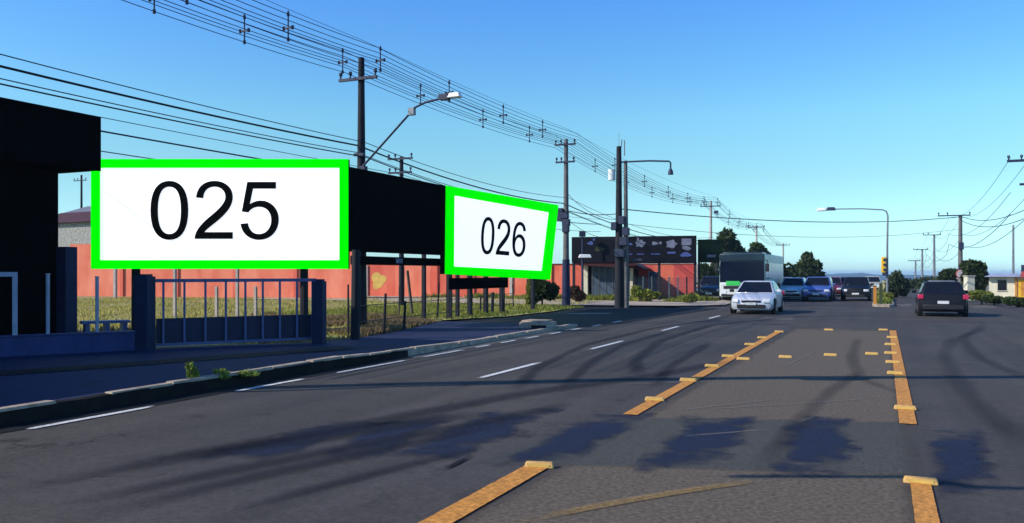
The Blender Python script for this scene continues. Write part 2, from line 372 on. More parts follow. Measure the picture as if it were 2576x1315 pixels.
# ------------------------------------------------------------------ ground, road, pavements, hills
tag(sheet('ground', [(-700, -400), (700, -400), (700, 190), (-700, 190)], -.06, M['ground']))
KX = -9.42                                  # left kerb
road = sheet('road', [(KX - .35, -14), (7.35, -14), (7.35, 24), (7.35, 189), (KX - .35, 189), (KX - .35, 24)], 0, M['road'])
tag(sheet('side_road', [(-14.6, 26.2), (KX + .25, 26.2), (KX + .9, 29), (-7.9, 38), (-7.6, 43.2), (-15.2, 42.6), (-26, 42), (-26, 40.5), (-14.2, 38.6)], .006, M['shade_asphalt']))
tag(sheet('vacant_lot', [(-90, 6), (-15.5, 6), (-15.5, 10), (-12.4, 15.5), (-13, 19), (-14.6, 25.2), (-15.2, 28), (-14.6, 38), (-26, 41), (-60, 80), (-90, 80)], .03, M['lot']))
def zsw(y): 
    t = min(1, max(0, (y - 13.5) / 6)); return .15 + (.07 - .15) * t * t * (3 - 2 * t)
FENCE = [(-16.6, -14), (-16.6, 8.7)] + [tuple(gd(px, py, .13)[:2]) for px, py in ((0, 894), (366, 876), (800, 857), (893, 845), (965, 835), (1040, 820), (1120, 802))]
def fx(y):
    for (x0, y0), (x1, y1) in zip(FENCE[:-1], FENCE[1:]):
        if y0 <= y <= y1: return x0 + (x1 - x0) * (y - y0) / (y1 - y0)
    return FENCE[-1][0]
ys = [-14 + .8 * i for i in range(51)] + [26.6]
v = []; f = []
for y in ys:
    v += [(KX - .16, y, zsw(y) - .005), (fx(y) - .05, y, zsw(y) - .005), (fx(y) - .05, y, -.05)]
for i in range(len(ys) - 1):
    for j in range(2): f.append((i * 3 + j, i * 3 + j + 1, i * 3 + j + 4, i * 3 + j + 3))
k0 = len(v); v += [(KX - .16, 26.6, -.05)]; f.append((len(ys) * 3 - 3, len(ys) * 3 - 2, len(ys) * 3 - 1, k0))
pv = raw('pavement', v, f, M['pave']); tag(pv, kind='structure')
strip('dark_band', [tuple(gd(px, py, .15)[:2]) for px, py in ((-300, 960), (0, 940), (380, 912), (750, 884), (950, 868))], .42, .158, fademat('black pavement band', (.006, .007, .012), 2, .85, .5, .3), pv)  # near-black ragged band along the pavement
strip('gutter_shade', [(KX + .16, -14), (KX + .18, 4), (KX + .22, 8), (KX + .20, 13), (KX + .12, 15.4)], .30, .008, fademat('painted gutter shade', (.008, .008, .009), 1.6, .95, .35, .22), road, ends=False, across=(1, 1, 1, 0), pos=(-.6, 0, .35, 1.1))  # dark strip paints the kerb's shadow along the gutter
# kerb: low, then a high stretch, then nearly flush
def kz(y):
    a = zsw(y); 
    return a + (.035 if 6 < y < 13.5 else .012)
def kerb_run(y0, y1, m, part, parent=None, top=False):
    v = []; f = []; yy = [y for y in ys if y0 - .01 <= y <= y1 + .01]
    for y in yy:
        w = .03 * math.sin(y * 1.7); t = kz(y) + .008 * math.sin(y * 3.1)
        if top: prof = [(KX - .012 + w, t - .001), (KX - .012 + w, t + .022), (KX - .22 + w, t + .022), (KX - .22 + w, t - .001)]
        else:
            q_ = .17 if y0 < 0 else .36; prof = [(KX + w, -.03), (KX - .02 + w, t), (KX - q_ + w, t + .004), (KX - q_ + w, -.03)]
        v += [(x, y, z) for x, z in prof]
    for i in range(len(yy) - 1):
        for j in range(3): f.append((i * 4 + j, i * 4 + j + 4, i * 4 + j + 5, i * 4 + j + 1))
    f.append((0, 1, 2, 3)); e = len(yy) * 4 - 4; f.append((e, e + 3, e + 2, e + 1))
    return raw(part, v, f, m, parent)
kb_ = tag(kerb_run(-14, 15.6, M['kerb_shade'], 'kerb'), kind='structure')
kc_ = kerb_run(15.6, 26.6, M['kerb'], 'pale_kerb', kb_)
sr = random.Random(3)
def kerb_stone(ya, yb):
    dz, dx = sr.uniform(-.012, .012), sr.uniform(-.02, .015); za, zb_ = kz(ya), kz(yb); w0 = sr.uniform(.13, .20)
    q = MB(); q.hexa([(KX - .012 + dx, ya, za - .01), (KX - .012 + dx, yb, zb_ - .01), (KX - w0 + dx, yb, zb_ - .01), (KX - w0 + dx, ya, za - .01), (KX - .02 + dx, ya + .015, za + .028 + dz), (KX - .02 + dx, yb - .015, zb_ + .028 + dz), (KX - w0 + dx + .01, yb - .015, zb_ + .028 + dz), (KX - w0 + dx + .01, ya + .015, za + .028 + dz)])
    q.build('kerb_stone', M['kerb'], kb_)
y_ = 6.4
while y_ < 25.9:
    L_s = sr.uniform(.75, 1.15)
    if sr.random() > (.25 if y_ < 10 else .06): kerb_stone(y_, min(26.2, y_ + L_s - .03))
    y_ += L_s
strip('gutter', [(KX + .17, -14), (KX + .17, 26)], .17, .004, mat('gutter concrete strip', (.085, .083, .078), .9, .35, 2), road, ends=False)
tag(sheet('far_pavement', [(-40, 44.5), (-15, 43.2), (-9.2, 44.6), (-8.0, 47), (-8.3, 58), (-8.3, 140), (-40, 140)], .07, M['tan_pave']))
tag(sheet('verge', [(-14.9, 27.4), (-13.9, 31), (-13.9, 36), (-14.3, 38.6), (-26, 41.8), (-30, 41.5), (-18, 34), (-16, 28)], .06, M['verge']))
rv = []
# right kerb + pavement
kb = MB(); kb.box((7.45, 87, .06), (.2, 202, .14)); tag(kb.build('right_kerb', M['kerb']), kind='structure')
tag(sheet('right_pavement', [(7.55, -14), (11.5, -14), (11.5, 189), (7.55, 189)], .10, M['tan_pave']))
tag(sheet('right_verge', [(11.5, -14), (60, -14), (60, 188), (11.5, 188)], .085, M['lot']))
# beyond the crest the land drops; wooded hills stand at the horizon
tag(sheet('valley', [(-6000, -400), (6000, -400), (6000, 5200), (-6000, 5200)], -34, M['hill']))
sk = MB(); sk.hexa([(-900, -600, -33.9), (900, -600, -33.9), (900, 330, -33.9), (-900, 330, -33.9), (-700, -400, -.07), (700, -400, -.07), (700, 190, -.07), (-700, 190, -.07)]); tag(sk.build('hillside', M['lot']), kind='structure')
N = 200; v = []; f = []
for i in range(N + 1):
    a = R(-62 + 124 * i / N); d = 3100
    h = 2 + 3.5 * math.sin(i * .21) + 2.5 * math.sin(i * .53 + 1) + 2 * math.sin(i * 1.3) + 1.2 * math.sin(i * 2.9)
    for rr, hh in ((d - 1400, -34.5), (d - 600, -22 + h), (d - 250, -9 + h), (d, h - 6), (d + 600, -34.5)): v.append((rr * math.sin(a), rr * math.cos(a), hh))
for i in range(N):
    for j in range(4): f.append((i * 5 + j, i * 5 + j + 1, i * 5 + j + 6, i * 5 + j + 5))
tag(raw('hills', v, f, M['hill']), kind='structure')
hz = MB(); hz.box((0, 2200, -12), (14000, 6400, 46.8)); hzo = tag(hz.build('haze', M['road']), 'thin blue air haze over the whole valley', kind='stuff')
hm = bpy.data.materials.new('air haze'); hm.use_nodes = True; hn = hm.node_tree; hn.nodes.clear()
ho = hn.nodes.new('ShaderNodeOutputMaterial'); hv = hn.nodes.new('ShaderNodeVolumePrincipled'); hv.inputs['Color'].default_value = (.45, .68, 1.0, 1); hv.inputs['Density'].default_value = 2.4e-4
hn.links.new(hv.outputs[0], ho.inputs['Volume']); hzo.data.materials.clear(); hzo.data.materials.append(hm)

# road print -----------------------------------------------------------------
def line(name, x, y0, y1, hw, m): return strip(name, [(x, y0), (x, y1)], hw, .012, m, road, ends=True, pos=(-1, -.85, .85, 1))
LW = -8.98
M['worn_white'] = fademat('worn white edge paint', (.60, .60, .57), 7, 1, .7, .18, .7, (1, .6, 1), holes=-.02)
for a, b in ((-4, 5.6), (6.3, 8.6), (9.6, 11.8), (12.1, 15.2), (15.3, 17.6), (17.9, 19.0), (19.3, 20.6), (20.9, 22.3), (22.7, 24.1), (24.5, 25.9), (26.6, 28), (29, 30.5)): line('edge_marking', LW, a, b, .06, M['worn_white'])
for a, b in ((-3, .6), (12.4, 15.9), (18.3, 21.9), (25.2, 28.4), (32.9, 36.2), (40, 43), (47, 50), (54, 57)): line('lane_marking', -6.3, a, b, .065, M['white_mark'])
ML, MR = -2.93, .27
def gy(px, py): return gd(px, py).y
strip('centre_marking', [(ML, 2), (ML, gy(1378, 1178))], .12, .014, M['orange_mark'], road, ends=False, pos=(-1, -.9, .9, 1))
strip('centre_marking', [(ML, gy(1590, 1045)), (ML, gy(1965, 833))], .098, .014, M['orange_mark'], road, ends=False, pos=(-1, -.9, .9, 1))
strip('centre_marking', [(MR + .02, 3), (MR + .02, gy(2315, 1215))], .085, .014, M['orange_mark'], road, ends=False, pos=(-1, -.9, .9, 1))
strip('centre_marking', [(MR, gy(2280, 1068)), (MR, gy(2250, 832))], .10, .014, M['orange_mark'], road, ends=False, pos=(-1, -.9, .9, 1))
strip('faded_marking', [gd(1240, 1330), gd(1480, 1275), gd(1700, 1240), gd(1960, 1203)], .07, .013, M['faded_yellow'], road)
for a, b in (((1650, 1040), (2000, 1000)), ((1700, 1036), (2270, 1000)), ((1500, 970), (1960, 955)), ((1960, 930), (2060, 880)), ((1990, 1070), (2060, 1045)), ((1700, 1100), (1960, 1080)), ((1970, 832), (2240, 831))):
    strip('scratch', [gd(*a), gd(*b)], .03, .011, M['chalk'], road)
patch('worn_surface', [(ML, 2.5), (MR + .1, 2.5), (MR + .1, 30), (ML + .2, 30)], .004, M['worn'], road, 24, .1)
patch('scrubbed_band', [gd(1130, 1170), gd(2350, 1205), gd(2300, 1060), gd(1560, 1046)], .006, M['band'], road, 20, .08)
for q in (((700, 1180), (950, 1172), (1180, 1044), (980, 1040)), ((890, 1176), (1160, 1172), (1430, 1026), (1220, 1030)), ((1200, 1190), (1470, 1176), (1670, 1034), (1450, 1042)),
          ((1560, 1208), (1850, 1190), (1935, 1036), (1700, 1042)), ((1920, 1216), (2175, 1206), (2165, 1038), (1965, 1042)), ((2350, 1280), (2570, 1256), (2480, 1066), (2310, 1074)), ((300, 1190), (640, 1172), (1060, 1052), (860, 1050))):
    patch('tar_patch', [gd(*p) for p in q], .009, M['patch'], road, 22, .36)
M['tyre_faint'] = fademat('faint tyre rubber trace', (.016, .015, .022), 1.2, .26, .6, .55, .8, (1, .3, 1))
for pl, w in ((((-60, 1255), (370, 1165), (700, 1105), (1050, 1040), (1350, 985), (1650, 945), (1850, 905)), .30), (((-60, 1315), (400, 1220), (800, 1140), (1150, 1075), (1500, 1005)), .22),
              (((180, 1310), (640, 1200), (1000, 1120), (1300, 1060)), .22), (((300, 1165), (640, 1130), (1080, 1055), (1300, 1035)), .35), (((500, 1310), (900, 1200), (1250, 1120)), .14),
              (((1290, 985), (1350, 925), (1470, 868), (1640, 826), (1830, 800)), .16), (((1400, 990), (1480, 915), (1560, 870), (1690, 832)), .16), (((1600, 950), (1598, 905), (1660, 858), (1790, 818), (2000, 797), (2240, 792)), .20),
              (((1640, 980), (1680, 925), (1790, 860)), .16), (((2600, 1140), (2470, 1030), (2410, 960), (2375, 900), (2390, 858), (2480, 825)), .22), (((2600, 960), (2460, 900), (2420, 850), (2480, 815)), .18),
              (((1900, 1200), (1990, 1080), (2080, 990), (2180, 925)), .16), (((1960, 802), (2200, 806), (2450, 812), (2600, 816)), .25), (((2300, 1000), (2170, 960), (2140, 900), (2160, 850)), .16)):
    strip('tyre_mark', [gd(*p) for p in pl], w, .016, M['tyre_faint' if pl[0][0] > 1850 else 'tyre'], road, across=(0, .55, 1, .55, 0), pos=(-1, -.6, 0, .6, 1))
for px, py, w, h in ((2270, 768, 34, 5), (2475, 772, 40, 5), (2420, 770, 30, 4), (1960, 802, 46, 4)):
    patch('dash', [gd(px - w, py + h), gd(px + w, py + h), gd(px + w, py - h), gd(px - w, py - h)], .013, M['chalk'], road, 6)
strip('bay_marking', [gd(1402, 789), gd(1560, 788)], .12, .012, M['white_mark'], road)
strip('crack', [gd(1085, 1198), gd(1150, 1165), gd(1205, 1140)], .03, .014, fademat('open crack', (.006, .006, .008), 6, .9, .6, .2), road)

# ------------------------------------------------------------------ numbered billboards
def bez(path, n=9):
    out = []; cur = None
    for op in path:
        if op[0] == 'M' or op[0] == 'L': cur = op[1]; out.append(cur)
        else:
            a, b, c, d = cur, op[1], op[2], op[3]
            for i in range(1, n + 1):
                t = i / n; u = 1 - t
                out.append(tuple(u**3 * a[k] + 3 * u * u * t * b[k] + 3 * u * t * t * c[k] + t**3 * d[k] for k in (0, 1)))
            cur = d
    if math.dist(out[0], out[-1]) < .5: out.pop()
    return out
def C(*p): return ('C', *p)
GL = {
 '0': [[('M', (152, 290)), C((300, 290), (384, 415), (384, 653)), C((384, 891), (300, 1016), (152, 1016)), C((4, 1016), (-80, 891), (-80, 653)), C((-80, 415), (4, 290), (152, 290))],
       [('M', (152, 362)), C((245, 362), (294, 455), (294, 653)), C((294, 851), (245, 944), (152, 944)), C((59, 944), (10, 851), (10, 653)), C((10, 455), (59, 362), (152, 362))]],
 '2': [[('M', (479, 495)), C((492, 362), (580, 290), (708, 290)), C((840, 290), (931, 375), (931, 488)), C((931, 580), (880, 660), (775, 755)), C((690, 830), (620, 872), (583, 920)), ('L', (931, 920)), ('L', (931, 1003)), ('L', (462, 1003)),
        C((462, 930), (510, 845), (640, 737)), C((760, 640), (841, 562), (841, 487)), C((841, 415), (785, 362), (708, 362)), C((625, 362), (570, 415), (569, 503)), ('L', (479, 495))]],
 '5': [[('M', (1109, 303)), ('L', (1462, 303)), ('L', (1462, 386)), ('L', (1180, 386)), ('L', (1141, 576)), C((1185, 547), (1230, 532), (1278, 532)), C((1400, 532), (1497, 632), (1497, 765)), C((1497, 905), (1400, 1016), (1253, 1016)),
        C((1130, 1016), (1040, 935), (1026, 818)), ('L', (1117, 810)), C((1130, 895), (1180, 944), (1253, 944)), C((1340, 944), (1404, 870), (1404, 773)), C((1404, 675), (1345, 609), (1253, 609)), C((1200, 609), (1150, 635), (1123, 678)), ('L', (1042, 668)), ('L', (1109, 303))]],
 '6': [[('M', (1480, 468)), C((1462, 355), (1385, 290), (1272, 290)), C((1120, 290), (1026, 420), (1026, 680)), C((1026, 905), (1110, 1016), (1262, 1016)), C((1395, 1016), (1490, 910), (1490, 775)), C((1490, 640), (1400, 545), (1278, 545)),
        C((1210, 545), (1150, 580), (1115, 640)), C((1117, 455), (1180, 362), (1272, 362)), C((1335, 362), (1378, 400), (1392, 475)), ('L', (1480, 468))],
       [('M', (1258, 618)), C((1340, 618), (1400, 680), (1400, 780)), C((1400, 880), (1335, 944), (1260, 944)), C((1175, 944), (1125, 870), (1125, 775)), C((1125, 685), (1180, 618), (1258, 618))]]}
def glyph(ch, fmap, m, parent, nrm, th=.012):
    cu = bpy.data.curves.new('digit', 'CURVE'); cu.dimensions = '2D'; cu.fill_mode = 'BOTH'
    for path in GL[ch]:
        pts = bez(path); sp = cu.splines.new('POLY'); sp.points.add(len(pts) - 1); sp.use_cyclic_u = True
        for q, p in zip(sp.points, pts): q.co = (p[0] / 1000, -p[1] / 1000, 0, 1)
    cu.extrude = .01
    t = bpy.data.objects.new('digit_outline', cu); COL.objects.link(t)
    bpy.context.view_layer.update()
    me = bpy.data.meshes.new_from_object(t.evaluated_get(bpy.context.evaluated_depsgraph_get()))
    bpy.data.objects.remove(t); bpy.data.curves.remove(cu)
    for vv in me.vertices:
        p = Vector(fmap(vv.co.x * 1000, -vv.co.y * 1000)) + nrm * (th if vv.co.z > 0 else .001)
        vv.co = p - Vector(parent.location)
    me.materials.clear(); me.materials.append(m)
    o = bpy.data.objects.new('digit', me); COL.objects.link(o); o.parent = parent; return o

def framed_board(root, outer, inner, nrm, depth=.22):
    """outer, inner: bl, br, tr, tl of border and white face, all in one plane"""
    L0 = Vector(root.location); off = lambda p, d: tuple(Vector(p) + nrm * d - L0)
    b = MB(); b.hexa([off(p, -depth) for p in outer] + [off(p, -.012) for p in outer]); b.build('backing', M['black'], root)
    fc = MB(); fc.hexa([off(p, -.011) for p in inner] + [off(p, 0) for p in inner]); fc.build('face', M['sign_white'], root)
    for i in range(4):
        j = (i + 1) % 4; g = MB()
        g.hexa([off(p, -.011) for p in (outer[i], outer[j], inner[j], inner[i])] + [off(p, .03) for p in (outer[i], outer[j], inner[j], inner[i])])
        g.build('frame_side', M['sign_green'], root)
ZA = 24.0
base = cw((553 - CX) / FPX * ZA, ZA, 0)
b25 = thing('billboard', 'white billboard with green border and black number 025', 'billboard', base)
n25 = Vector((ST, -CT, 0))
fr = lambda q: [at(px, py, ZA) for px, py in q]
framed_board(b25, fr(((230, 676), (876, 676), (876, 400), (230, 400))), fr(((252, 654), (854, 654), (854, 422), (252, 422))), n25)
for ch in '025': glyph(ch, lambda x, y: at((600 + x / 3.22) * .65882, (600 + y / 3.22) * .65882, ZA), M['sign_black'], b25, n25)
for px in (342, 765):
    p = at(px, 676, ZA + .3); l = MB(); l.tube([(p.x, p.y, -.2), (p.x, p.y, p.z + 1.5)], [.13, .11], 10); l.build('leg', M['darkpole'], b25, off=base)
XB = -15.2
b26p = onX(1262, 700, XB); base = Vector((XB, b26p.y - 4.5, 0))
b26 = thing('billboard', 'slanting white billboard with green border and black number 026', 'billboard', base)
n26 = Vector((1, 0, 0)); XF = XB + .25
framed_board(b26, [onX(*p, XF) for p in ((1119.5, 689), (1383, 703), (1403.5, 515.5), (1122, 466.5))], [onX(*p, XF) for p in ((1140.5, 670), (1362.5, 681), (1380, 534), (1142, 491.5))], n26)
def map26(x, y):
    k = .637 - (x - 152) * .000036
    ix = 199 + (x - 152) * .347 - (y - 653) * k * .050
    iy = 736 + (ix - 199) * .117 + (y - 653) * k
    return onX((1800 + ix / 3.2075) * .65882, (670 + iy / 3.2075) * .65882, XF)
for ch in '026': glyph(ch, map26, M['sign_black'], b26, n26)
for px in (1130, 1182, 1222, 1262, 1340):
    p = onX(px, 700, XB - .05); l = MB(); l.box((p.x, p.y, 1.55), (.14, .22, 3.2)); l.build('leg', M['darkpole'], b26, off=base)
# the black hoarding the second board hangs on
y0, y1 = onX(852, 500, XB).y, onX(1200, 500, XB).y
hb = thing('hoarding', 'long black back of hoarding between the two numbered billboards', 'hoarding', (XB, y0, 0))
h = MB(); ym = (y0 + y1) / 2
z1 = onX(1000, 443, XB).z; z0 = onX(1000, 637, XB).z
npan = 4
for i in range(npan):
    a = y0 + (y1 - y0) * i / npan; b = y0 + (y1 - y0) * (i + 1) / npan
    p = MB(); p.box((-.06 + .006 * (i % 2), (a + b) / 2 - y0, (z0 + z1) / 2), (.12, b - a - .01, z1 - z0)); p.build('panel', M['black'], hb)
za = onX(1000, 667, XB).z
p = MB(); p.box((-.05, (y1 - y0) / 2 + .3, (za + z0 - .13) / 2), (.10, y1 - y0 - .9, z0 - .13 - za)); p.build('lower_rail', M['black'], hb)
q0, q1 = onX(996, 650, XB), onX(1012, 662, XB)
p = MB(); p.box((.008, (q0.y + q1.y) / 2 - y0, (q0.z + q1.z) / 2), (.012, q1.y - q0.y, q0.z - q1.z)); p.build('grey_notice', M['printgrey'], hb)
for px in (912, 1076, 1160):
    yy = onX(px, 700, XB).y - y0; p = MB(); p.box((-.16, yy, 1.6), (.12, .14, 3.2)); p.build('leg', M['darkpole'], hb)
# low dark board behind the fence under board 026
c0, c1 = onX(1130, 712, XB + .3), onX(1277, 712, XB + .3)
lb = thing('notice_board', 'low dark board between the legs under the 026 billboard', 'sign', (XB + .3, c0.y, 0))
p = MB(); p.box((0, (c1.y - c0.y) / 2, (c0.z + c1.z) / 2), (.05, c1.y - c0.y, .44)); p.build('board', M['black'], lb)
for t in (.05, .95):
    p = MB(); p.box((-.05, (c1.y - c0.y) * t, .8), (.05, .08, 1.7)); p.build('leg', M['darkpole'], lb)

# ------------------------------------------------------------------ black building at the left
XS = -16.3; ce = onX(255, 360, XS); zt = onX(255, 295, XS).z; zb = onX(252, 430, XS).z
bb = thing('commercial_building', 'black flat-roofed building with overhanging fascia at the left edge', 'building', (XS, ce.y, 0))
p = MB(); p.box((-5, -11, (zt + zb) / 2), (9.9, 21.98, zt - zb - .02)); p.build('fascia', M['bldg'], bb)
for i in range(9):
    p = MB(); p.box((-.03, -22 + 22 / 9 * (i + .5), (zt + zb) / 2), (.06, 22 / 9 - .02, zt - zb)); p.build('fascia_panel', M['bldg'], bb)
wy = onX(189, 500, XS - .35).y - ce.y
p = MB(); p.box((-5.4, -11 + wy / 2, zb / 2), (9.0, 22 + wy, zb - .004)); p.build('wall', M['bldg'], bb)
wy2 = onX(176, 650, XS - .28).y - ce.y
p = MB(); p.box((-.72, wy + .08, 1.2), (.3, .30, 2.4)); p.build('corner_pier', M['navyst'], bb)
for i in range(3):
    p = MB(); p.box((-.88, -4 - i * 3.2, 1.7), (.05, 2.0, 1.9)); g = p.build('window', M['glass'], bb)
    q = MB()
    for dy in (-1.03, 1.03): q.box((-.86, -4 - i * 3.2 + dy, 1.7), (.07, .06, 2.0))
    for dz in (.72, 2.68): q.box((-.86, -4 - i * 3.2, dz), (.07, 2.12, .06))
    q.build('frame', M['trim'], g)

# low wall with posts, gate
WA, WB = gd(-60, 899, .15), gd(366, 878, .15)
lw = thing('low_wall', 'low blue rendered wall in front of the black building', 'wall', (WA.x, WA.y, 0))
d = WB - WA; ang = math.atan2(d.y, d.x)
p = MB(); p.box((d.x / 2, d.y / 2, .23), (d.length, .22, .60), ang); p.build('wall', M['wallblue'], lw, bevel=.015)
p = MB(); p.box((d.x / 2, d.y / 2, .546), (d.length + .04, .27, .03), ang); p.build('coping', M['wallblue'], lw)
def wallpt(px):
    for t in np.linspace(0, 1, 300):
        w = WA + d * float(t); xc = w.x * CT + w.y * ST; zc = w.y * CT - w.x * ST
        if CX + FPX * xc / zc >= px: return w, zc
for px, top, lab in ((119, 690, 'grey white fence post on the low wall near the black building'), (243, 697, 'grey white fence post on the low wall nearest the gate pillar')):
    w, zc = wallpt(px); o = thing('fence_post', lab, 'post', (w.x, w.y, .56), 0, 'pale posts on the low wall')
    p = MB(); hh = hgt(top, zc) - .56; p.tube([(0, 0, 0), (0, 0, hh)], .036, 10); p.build('shaft', M['postwhite'], o, smooth=True)
    p = MB(); p.disc((0, 0, hh + .01), (0, 0, 1), .045, .02); p.build('cap', M['postwhite'], o)
w, zc = wallpt(37); hh = hgt(684, zc) - .56
o = thing('pipe_frame', 'pale square pipe frame standing on the low wall at the left edge', 'frame', (w.x, w.y, .56), ang)
p = MB(); p.box((0, 0, hh / 2), (.09, .06, hh)); p.build('upright', M['postwhite'], o)
p = MB(); p.box((-1.2, 0, hh / 2), (.09, .06, hh)); p.build('upright', M['postwhite'], o)
p = MB(); p.box((-.6, 0, hh - .045), (1.108, .055, .09)); p.build('crossbar', M['postwhite'], o)
# bench like block behind the wall
bp_ = at(265, 838, 18.6); o = thing('bench', 'low pale-topped bench behind the low blue wall', 'bench', (bp_.x, bp_.y, .03), ang)
p = MB(); p.box((0, 0, .69), (1.0, .4, .06), 0, .94); p.build('seat', M['gate'], o)
for x in (-.38, .02, .38): p = MB(); p.box((x, 0, .33), (.09, .34, .66)); p.build('leg', M['gate'], o)
# gate
G0, G1 = gd(385, 876, .15), gd(800, 858, .14); gdv = G1 - G0; ga = math.atan2(gdv.y, gdv.x)
gz0, gz1 = hgt(699, 18.3), hgt(710, 20.3)
gt = thing('gate', 'blue steel bar gate with dark lower half between two pillars', 'gate', (G0.x, G0.y, 0), ga)
GLn = math.hypot(gdv.x, gdv.y)
p = MB(); p.box((GLn / 2, 0, (gz0 + gz1) / 2), (GLn - .1, .05, .075)); p.build('top_rail', M['gate'], gt)
p = MB(); p.box((GLn / 2, 0, .22), (GLn - .1, .05, .06)); p.build('bottom_rail', M['gate'], gt)
p = MB(); p.box((GLn / 2, .045, .50), (GLn - .14, .02, .60)); p.build('lower_fill', M['gatefill'], gt)  # dark blue fill behind the lower half of the bars
for px in (410, 463, 516, 567, 616, 660, 703, 746, 785):
    best = min(np.linspace(0, 1, 400), key=lambda t: abs(CX + FPX * ((G0 + gdv * float(t)).x * CT + (G0 + gdv * float(t)).y * ST) / ((G0 + gdv * float(t)).y * CT - (G0 + gdv * float(t)).x * ST) - px))
    p = MB(); p.box((GLn * best, -.028, (.20 + gz0) / 2), (.045, .03, gz0 - .24)); p.build('bar', M['gate'], gt)
for px, py, top, w_, lab in ((364, 879, 695, .32, 'thick navy gate pillar left of the bar gate'), (803, 859, 707, .27, 'navy gate pillar right of the bar gate')):
    b = gd(px, py, .15); zc = b.y * CT - b.x * ST; hh = hgt(top, zc)
    o = thing('gate_pillar', lab, 'pillar', (b.x, b.y, .10), TH * .6, 'gate pillars')
    p = MB(); p.box((0, 0, (hh - .10) / 2), (w_, w_, hh - .10)); p.build('shaft', M['navyst'], o, bevel=.012)
    p = MB(); p.box((.02, 0, hh - .10 + .025), (w_ * .6, w_ * .7, .05)); p.build('cap', M['navyst'], o)
# posts of the fence and of the lot
for px, py, top, w_, lab, mm, z in ((893, 846, 628, .21, 'thick dark post standing right of the gate, tallest of the fence', 'darkpole', .15), (876, 840, 715, .05, 'thin dark fence post just left of the thick dark post', 'darkpole', .1),
        (965, 835, 738, .07, 'short dark fence post right of the thick dark post', 'darkpole', .1), (1015, 828, 757, .075, 'shortest dark fence post, midway along the grass edge', 'darkpole', .08), (1100, 802, 712, .06, 'dark fence post left of the low dark board', 'darkpole', .05),
        (1038, 793, 680, .11, 'leaning timber post in the grass in front of the yellow wall blotch', 'timber', .03), (1003, 800, 716, .06, 'thin timber post in the dry grass', 'timber', .03),
        (1208, 788, 742, .07, 'dark stump post under the low dark board', 'darkpole', .04), (1238, 790, 735, .12, 'wide dark post under the low dark board', 'darkpole', .04), (1292, 775, 715, .05, 'dark post at the right end of the low dark board', 'darkpole', .04), (1325, 762, 702, .12, 'dark slanted post beside the shrubs under board 026', 'darkpole', .04)):
    b = gd(px, py, z); zc = b.y * CT - b.x * ST; hh = hgt(top, zc)
    o = thing('fence_post', lab, 'post', (b.x, b.y, -.05), TH)
    lean = .22 if px == 1038 else (.03 * ((px * 7) % 5 - 2))
    p = MB(); p.tube([(0, 0, 0), (-lean * .5, 0, hh / 2), (-lean, 0, hh + .05)], [w_ * .62, w_ * .56, w_ * .52], 8); p.build('shaft', M[mm], o, smooth=True)
for px, py, top, lab in ((290, 750, 640, 'pale concrete post against the tall pink wall, seen under board 025'), (440, 803, 640, 'tall pale post in the grass seen through the left of the gate'), (597, 800, 640, 'tall pale post in the grass seen through the middle of the gate'), (545, 804, 722, 'short pale post in the grass, left of the middle of the gate'), (643, 803, 722, 'short pale post in the grass, right of the middle of the gate')):
    b = gd(px, py, .03); zc = b.y * CT - b.x * ST; hh = hgt(top, zc)
    o = thing('concrete_post', lab, 'post', (b.x, b.y, -.05), TH * .3, 'posts in the lot')
    w_ = .012 * zc / 2 * .55
    p = MB(); p.box((0, 0, (hh + .05) / 2), (w_, w_, hh + .05), 0, .9); p.build('shaft', M['palepost'], o)
    p = MB(); p.box((0, -.02, hh + .05), (w_ * 1.15, w_ * .6, .05)); p.build('cap', M['palepost'], o)
# wire strands of the lot fence
A, B_ = gd(876, 845, .1), gd(1292, 785, .05)
o = thing('wire_strands', 'rusty wire strands between the dark fence posts', 'fence wire', A)
for hh in (.35, .8): p = MB(); p.tube([(0, 0, hh), ((B_ - A).x / 2, (B_ - A).y / 2, hh - .04), ((B_ - A).x, (B_ - A).y, hh)], .012, 4); p.build('wire', M['timber'], o)

# ------------------------------------------------------------------ drain box on the kerb nose
b = gd(1345, 829, 0)
o = thing('drain_box', 'pale concrete storm drain box at the end of the kerb', 'drain', (KX - .62, b.y, 0))
p = MB(); p.box((0, 0, .13), (1.0, .9, .26), 0, .93); p.build('body', M['kerb'], o, bevel=.02)
p = MB(); p.box((-.05, .05, .285), (.8, .7, .05)); p.build('cover', M['kerb'], o)
p = MB(); p.box((.2, -.448, .12), (.5, .03, .1)); p.build('slot', M['interior'], o)

# ------------------------------------------------------------------ pink walls, house behind, shop, red wall
def wall_run(name, label, pa, pb, h0, h1, m, th=.25, panels=None, coping=None):
    a = Vector((pa.x, pa.y, 0)); dv = Vector((pb.x - pa.x, pb.y - pa.y, 0)); an = math.atan2(dv.y, dv.x); L = dv.length
    o = thing(name, label, 'wall', a, an)
    n = panels or 1
    for i in range(n):
        x0, x1 = L * i / n, L * (i + 1) / n; ha = h0 + (h1 - h0) * (i + .5) / n
        p = MB(); p.box(((x0 + x1) / 2, th / 2 + .006 * (i % 2), ha / 2 - .1), (x1 - x0, th, ha + .2)); p.build('wall_panel', m if not isinstance(m, list) else m[i % len(m)], o)
        if coping: p = MB(); p.box(((x0 + x1) / 2, th / 2, ha + .03), (x1 - x0 - .01, th + .1, .06)); p.build('coping', coping, o)
    return o, L
def fr_pt(px, zc): return cw((px - CX) / FPX * zc, zc, 0)
w1, L1 = wall_run('pink_wall', 'tall salmon pink wall behind the lot at the left', fr_pt(176, 65), fr_pt(905, 57.5), 4.10, 3.75, [M['pink']], panels=5)
for i in range(6):
    p = MB(); p.box((L1 * i / 5.0, -.04, 1.2), (.28, .16, 2.5)); p.build('pilaster', M['pinkdeep'], w1)
